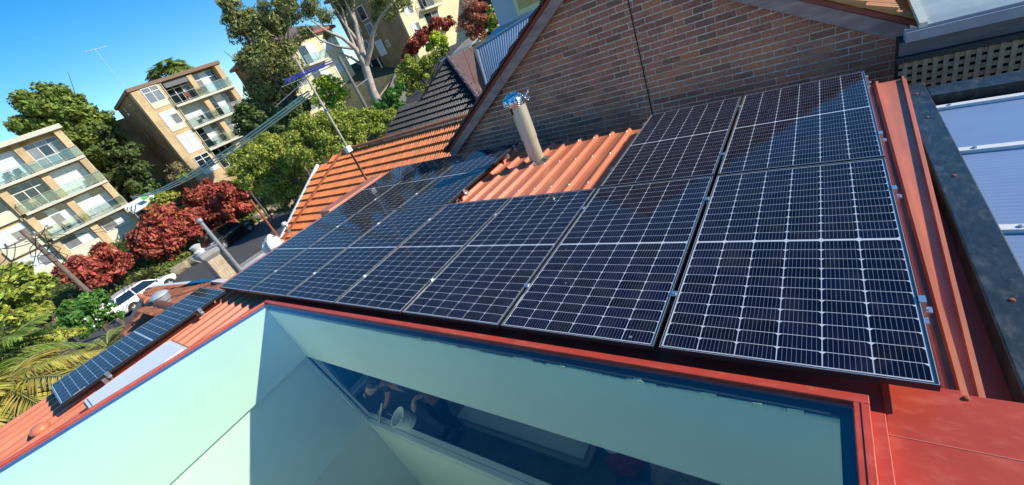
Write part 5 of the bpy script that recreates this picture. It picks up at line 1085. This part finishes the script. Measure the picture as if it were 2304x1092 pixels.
car('black four wheel drive parked at the far kerb beside the red tree', ctr, ang, blackp, suv, (1.15, .35, -1.75, -2.12, 1.72), (1.38, -1.36), 4.6, .37)
w1 = atroad(386, 648); ang2 = ang + .06; ctr = w1 + Vector((math.cos(ang2), math.sin(ang2), 0)) * -1.35 + Vector((-.9, -.1, 0)); ctr.z = -5.72
car('white station wagon parked behind the flowering tree', ctr, ang2, whitep, wagon, (1.12, .25, -1.75, -2.15, 1.55), (1.33, -1.32), 4.4, .33, M('steel_hubcap', (.42, .40, .36), .5))
p = atz(606, 570, -4.3); p.z = -5.72
car('white car parked on the near side of the road, mostly hidden by the deck edge', (p.x, p.y, -5.72), ang - .1, M('white_car_paint2', (.78, .78, .76), .3, .02, coat=.6), wagon, (1.12, .25, -1.75, -2.15, 1.5), (1.33, -1.32), 4.4, .33)

# ------------------------------------------------------------------ inside, seen through the skylight
skin = M('skin', (.42, .22, .15), .55, .08, 20); shirt = M('navy_shirt', (.03, .05, .10), .85, .15, 12); hairm = M('grey_hair', (.05, .045, .04), .7, .3, 40); bucketm = M('white_plastic', (.85, .85, .78), .4, .05)
def skinned(name, verts, edges, mat, parent, sub=2):
    """verts: (x, y, z, radius) joints; one continuous surface grown round the edges"""
    me = bpy.data.meshes.new(name); me.from_pydata([v[:3] for v in verts], edges, []); me.materials.append(mat); o = link(name, me, parent)
    o.modifiers.new('skin', 'SKIN')
    for sv, v in zip(me.skin_vertices[0].data, verts): rr = v[3] if hasattr(v[3], '__len__') else (v[3], v[3]); sv.radius = rr
    me.skin_vertices[0].data[0].use_root = True
    sb = o.modifiers.new('sub', 'SUBSURF'); sb.levels = sub; sb.render_levels = sub
    return o
man = empty('person', (-4.8, .55, -3.1), 'person in a dark navy shirt bending to paint with a brush and bucket', 'person')
hb = aty(928, 916, .05); ht = aty(853, 929, -.04); hd = aty(842, 864, .03)
V = [(-4.80, .52, -2.16, .14), (-4.80, .42, -1.92, .13), (-4.80, .29, -1.68, .125), (-4.82, .18, -1.57, .07), (hd.x + .09, .12, hd.z - .03, .055), (hd.x + .03, hd.y + .04, hd.z + .0, (.085, .075)), (hd.x - .04, hd.y - .05, hd.z - .03, (.082, .088)), (hd.x - .075, hd.y - .115, hd.z - .09, (.05, .05))]
E_ = [(0, 1), (1, 2), (2, 3), (3, 4), (4, 5), (5, 6), (6, 7)]
def limb(start, pts):
    prev = start
    for p in pts: V.append(p); E_.append((prev, len(V) - 1)); prev = len(V) - 1
    return prev
def hand(wrist, palm, grip, s):
    k = limb(wrist, [(*palm, .026)]); P_ = Vector(palm); g = Vector(grip); f = (g - P_).normalized(); side = f.cross(Vector((0, 0, 1))).normalized()
    for i in range(4):
        o_ = side * (-.028 + .019 * i); L_ = (.036, .042, .040, .03)[i]; a = P_ + f * .03 + o_; c1 = a + f * L_; c2 = c1 + f * .012 + Vector((0, 0, -.028)); c3 = c2 - f * .02 + Vector((0, 0, -.012)); limb(k, [(*a, .0105), (*c1, .0095), (*c2, .009), (*c3, .0085)])
    a = P_ + side * s * .034 + f * .0; c1 = a + side * s * .012 + f * .03 + Vector((0, 0, -.012)); c2 = c1 + f * .018 + Vector((0, 0, -.015)); limb(k, [(*a, .012), (*c1, .0105), (*c2, .009)])
e1 = limb(2, [(-5.00, .24, -1.64, .062), (-5.02, .14, -1.86, .046)]); w_ = limb(e1, [(ht.x + .03, ht.y + .12, ht.z + .02, .03)]); hand(w_, (ht.x + .01, ht.y + .05, ht.z + .01), (ht.x, ht.y - .02, ht.z), 1)
e2 = limb(2, [(-4.58, .28, -1.62, .062), (hb.x + .07, .25, -1.72, .046)]); w_ = limb(e2, [(hb.x + .02, hb.y + .08, hb.z + .07, .03)]); hand(w_, (hb.x + .01, hb.y + .03, hb.z + .03), (hb.x, hb.y - .02, hb.z - .03), -1)
for s in (-1, 1): limb(0, [(-4.80 + .1 * s, .52, -2.30, .10), (-4.80 + .11 * s, .46, -2.62, .07), (-4.80 + .11 * s, .55, -2.98, .048), (-4.80 + .12 * s, .52, -3.06, .045), (-4.80 + .12 * s, .36, -3.07, .035)])
skinned('body', V, E_, skin, man)
skinned('shirt', [(-4.80, .53, -2.22, .17), (-4.80, .43, -1.94, .16), (-4.80, .30, -1.68, .15), (-5.01, .24, -1.64, .085), (-5.02, .15, -1.80, .066), (-4.57, .28, -1.62, .085), (hb.x + .08, .27, -1.69, .066)], [(0, 1), (1, 2), (2, 3), (3, 4), (2, 5), (5, 6)], shirt, man)
skinned('trousers', [(-4.80, .53, -2.2, .165), (-4.70, .53, -2.32, .12), (-4.69, .47, -2.62, .09), (-4.69, .555, -3.0, .07), (-4.90, .53, -2.32, .12), (-4.91, .47, -2.62, .09), (-4.91, .555, -3.0, .07)], [(0, 1), (1, 2), (2, 3), (0, 4), (4, 5), (5, 6)], M('dark_trousers', (.03, .03, .035), .9), man)
for s in (-1, 1): skinned('shoe', [(-4.80 + .12 * s, .57, -3.05, .062), (-4.80 + .12 * s, .45, -3.06, .06), (-4.80 + .12 * s, .34, -3.065, .05)], [(0, 1), (1, 2)], trimm, man)
bm = bmesh.new(); bmesh.ops.create_uvsphere(bm, u_segments=18, v_segments=12, radius=1)
for v in bm.verts: v.co = Vector((v.co.x * .096 + hd.x + .01, v.co.y * .108 + hd.y + .015, v.co.z * .082 + hd.z + .045)) + Vector((random.uniform(-.004, .004), random.uniform(-.004, .004), random.uniform(-.004, .004)))
me = bpy.data.meshes.new('hair'); bm.to_mesh(me); bm.free(); me.materials.append(hairm); link('hair', me, man)
for s in (-1, 1):
    b = B(); b.lathe([(.0, .0), (.018, .004), (.022, .012), (.014, .018), (0, .018)], (0, 0, 0), 10); o = b.make('ear', skin, man, smooth=60); o.matrix_parent_inverse = Matrix.Translation(-man.location); o.location = (hd.x - .01 + s * .088, hd.y - .02, hd.z + .0); o.rotation_euler = (0, s * 1.5, 0); o.scale = (1.4, 1, 1)
    B().lathe([(0, .008), (.008, .005), (.011, 0)], (hd.x - .06 + s * .03, hd.y - .135, hd.z - .03), 8).make('eye', M('eye_dark', (.02, .02, .02), .3, 0), man)
B().tube([(hd.x - .065, hd.y - .13, hd.z - .03), (hd.x - .072, hd.y - .158, hd.z - .065)], [.010, .016], 8).make('nose', skin, man, smooth=60)
B().tube([(hd.x - .10, hd.y - .150, hd.z - .10), (hd.x - .055, hd.y - .158, hd.z - .105)], .006, 6).make('mouth', M('lips', (.32, .12, .10), .5, 0), man)
# bucket and brush
bc = aty(912, 945, -.02); bk = empty('paint_bucket', bc, 'white plastic paint bucket held tilted by the person', 'bucket')
ax = Vector((-.22, -.38, .9)).normalized(); qt = Vector((0, 0, 1)).rotation_difference(ax)
b = B(); b.lathe([(0, -.10), (.095, -.10), (.12, .11), (.128, .11), (.128, .125), (.112, .125), (.11, .09), (.088, -.085), (0, -.085)], (0, 0, 0), 24); o = b.make('pail', bucketm, bk, smooth=40, world=False); o.rotation_mode = 'QUATERNION'; o.rotation_quaternion = qt
b = B(); b.tube([(.125 * math.cos(t), .0, .11 + .14 * math.sin(t)) for t in [math.pi * k / 10 for k in range(11)]], .004, 5); o = b.make('handle', galv, bk, world=False); o.rotation_mode = 'QUATERNION'; o.rotation_quaternion = qt
s0, s1 = aty(859, 908, -.03), Vector((aty(852, 950, -.14).x, -.14, -2.085)); br_ = empty('paint_brush', s1, 'white handled paint brush touching the half wall rail', 'brush'); dv_ = s1 - s0
B().tube([s0, s0 + dv_ * .25, s0 + dv_ * .55], [.008, .013, .010], 8).make('handle', white, br_, smooth=50); B().bar(s0 + dv_ * .53, s0 + dv_ * .72, .05, .016).make('ferrule', alum, br_); B().bar(s0 + dv_ * .72, s1, .052, .02).make('bristles', M('wet_bristles', (.62, .64, .58), .7), br_)
# mattress and things on the loft floor
mat_ = empty('mattress', (-3.65, 1.1, -3.1), 'pale quilted mattress lying on the dark loft floor', 'mattress'); mq = M('mattress_cloth', (.86, .84, .76), .9, .06, 4, .2, 30)
b = B(); nx_, ny_ = 42, 22
for i in range(nx_ + 1):
    for j in range(ny_ + 1):
        x, y = -4.68 + 2.06 * i / nx_, .61 + 1.0 * j / ny_; q = abs(math.sin((x + y) * 22)) * abs(math.sin((x - y) * 22)); ed = min(1, min(i, nx_ - i, j, ny_ - j) / 1.5); b.v.append((x, y, -2.79 + .016 * q ** .4 * ed - .03 * (1 - ed)))
b.f = [(i * (ny_ + 1) + j, (i + 1) * (ny_ + 1) + j, (i + 1) * (ny_ + 1) + j + 1, i * (ny_ + 1) + j + 1) for i in range(nx_) for j in range(ny_)]; b.mi = [0] * len(b.f)
b.make('quilted_top', mq, mat_, smooth=60); B().box(-4.68, -2.62, .61, 1.61, -3.1, -2.82).make('side_panel', mq, mat_, bevel=.06)
B().box(-4.69, -2.61, .60, 1.62, -2.86, -2.845).make('piping', M('mattress_piping', (.40, .39, .36), .9), mat_); B().box(-4.69, -2.61, .60, 1.62, -3.02, -3.005).make('piping', MATS['mattress_piping'], mat_)
tag(B().obox((-5.75, .55, -3.098), (.95, -.2, 0), (.25, .9, .02), (0, 0, .02)).make('dust_sheet', M('dust_sheet_grey', (.22, .22, .22), .9, .2, 4)), 'flat grey dust sheet on the loft floor beside the mattress', 'dust sheet')
tag(B().obox((-2.55, .35, -3.098), (.28, 0, 0), (.06, 1.2, 0), (0, 0, .06)).make('bed_base_board', M('base_board_grey', (.17, .18, .19), .85, .1)), 'narrow grey board lying beside the mattress end', 'board')
def lump(name, lab, cat, c_, R, mat, seed):
    bm = bmesh.new(); bmesh.ops.create_icosphere(bm, subdivisions=4, radius=1); rs = random.Random(seed)
    for v in bm.verts:
        k = 1 + .13 * math.sin(6 * v.co.x + seed) * math.sin(5 * v.co.y + 2 * v.co.z) + .07 * math.sin(13 * v.co.y + 3 * seed) * math.sin(11 * v.co.x) + rs.uniform(-.015, .015); v.co = Vector((v.co.x * R[0] * k, v.co.y * R[1] * k, max(-.6, v.co.z) * R[2] * k))
    me = bpy.data.meshes.new(name); bm.to_mesh(me); bm.free(); me.materials.append(mat); o = link(name, me); o.location = c_; return tag(o, lab, cat)
lump('red_bag', 'crumpled red cloth bag on the loft floor beside the mattress', 'bag', (-2.22, .80, -3.0), (.22, .16, .14), M('red_cloth', (.35, .03, .04), .8, .2, 10), 3)
lump('white_cloth', 'folded white cloth lying on the red bag', 'cloth', (-2.30, .86, -2.89), (.17, .05, .035), white, 5)
lump('tan_cloth', 'draped tan cloth heap beyond the red bag', 'cloth', (-1.60, .80, -2.95), (.30, .25, .24), M('tan_cloth', (.40, .34, .24), .9, .2, 6), 8)
hg = empty('wire_hanger', (-2.38, .98, -2.88), 'thin white wire clothes hanger beside the white cloth', 'hanger')
B().tube([(-2.55, .9, -2.93), (-2.38, 1.0, -2.86), (-2.2, 1.0, -2.9), (-2.55, .9, -2.93)], .005, 5).make('wire', white, hg); B().tube([(-2.38, 1.0, -2.86), (-2.40, 1.05, -2.83), (-2.44, 1.04, -2.81)], .005, 5).make('hook', white, hg)
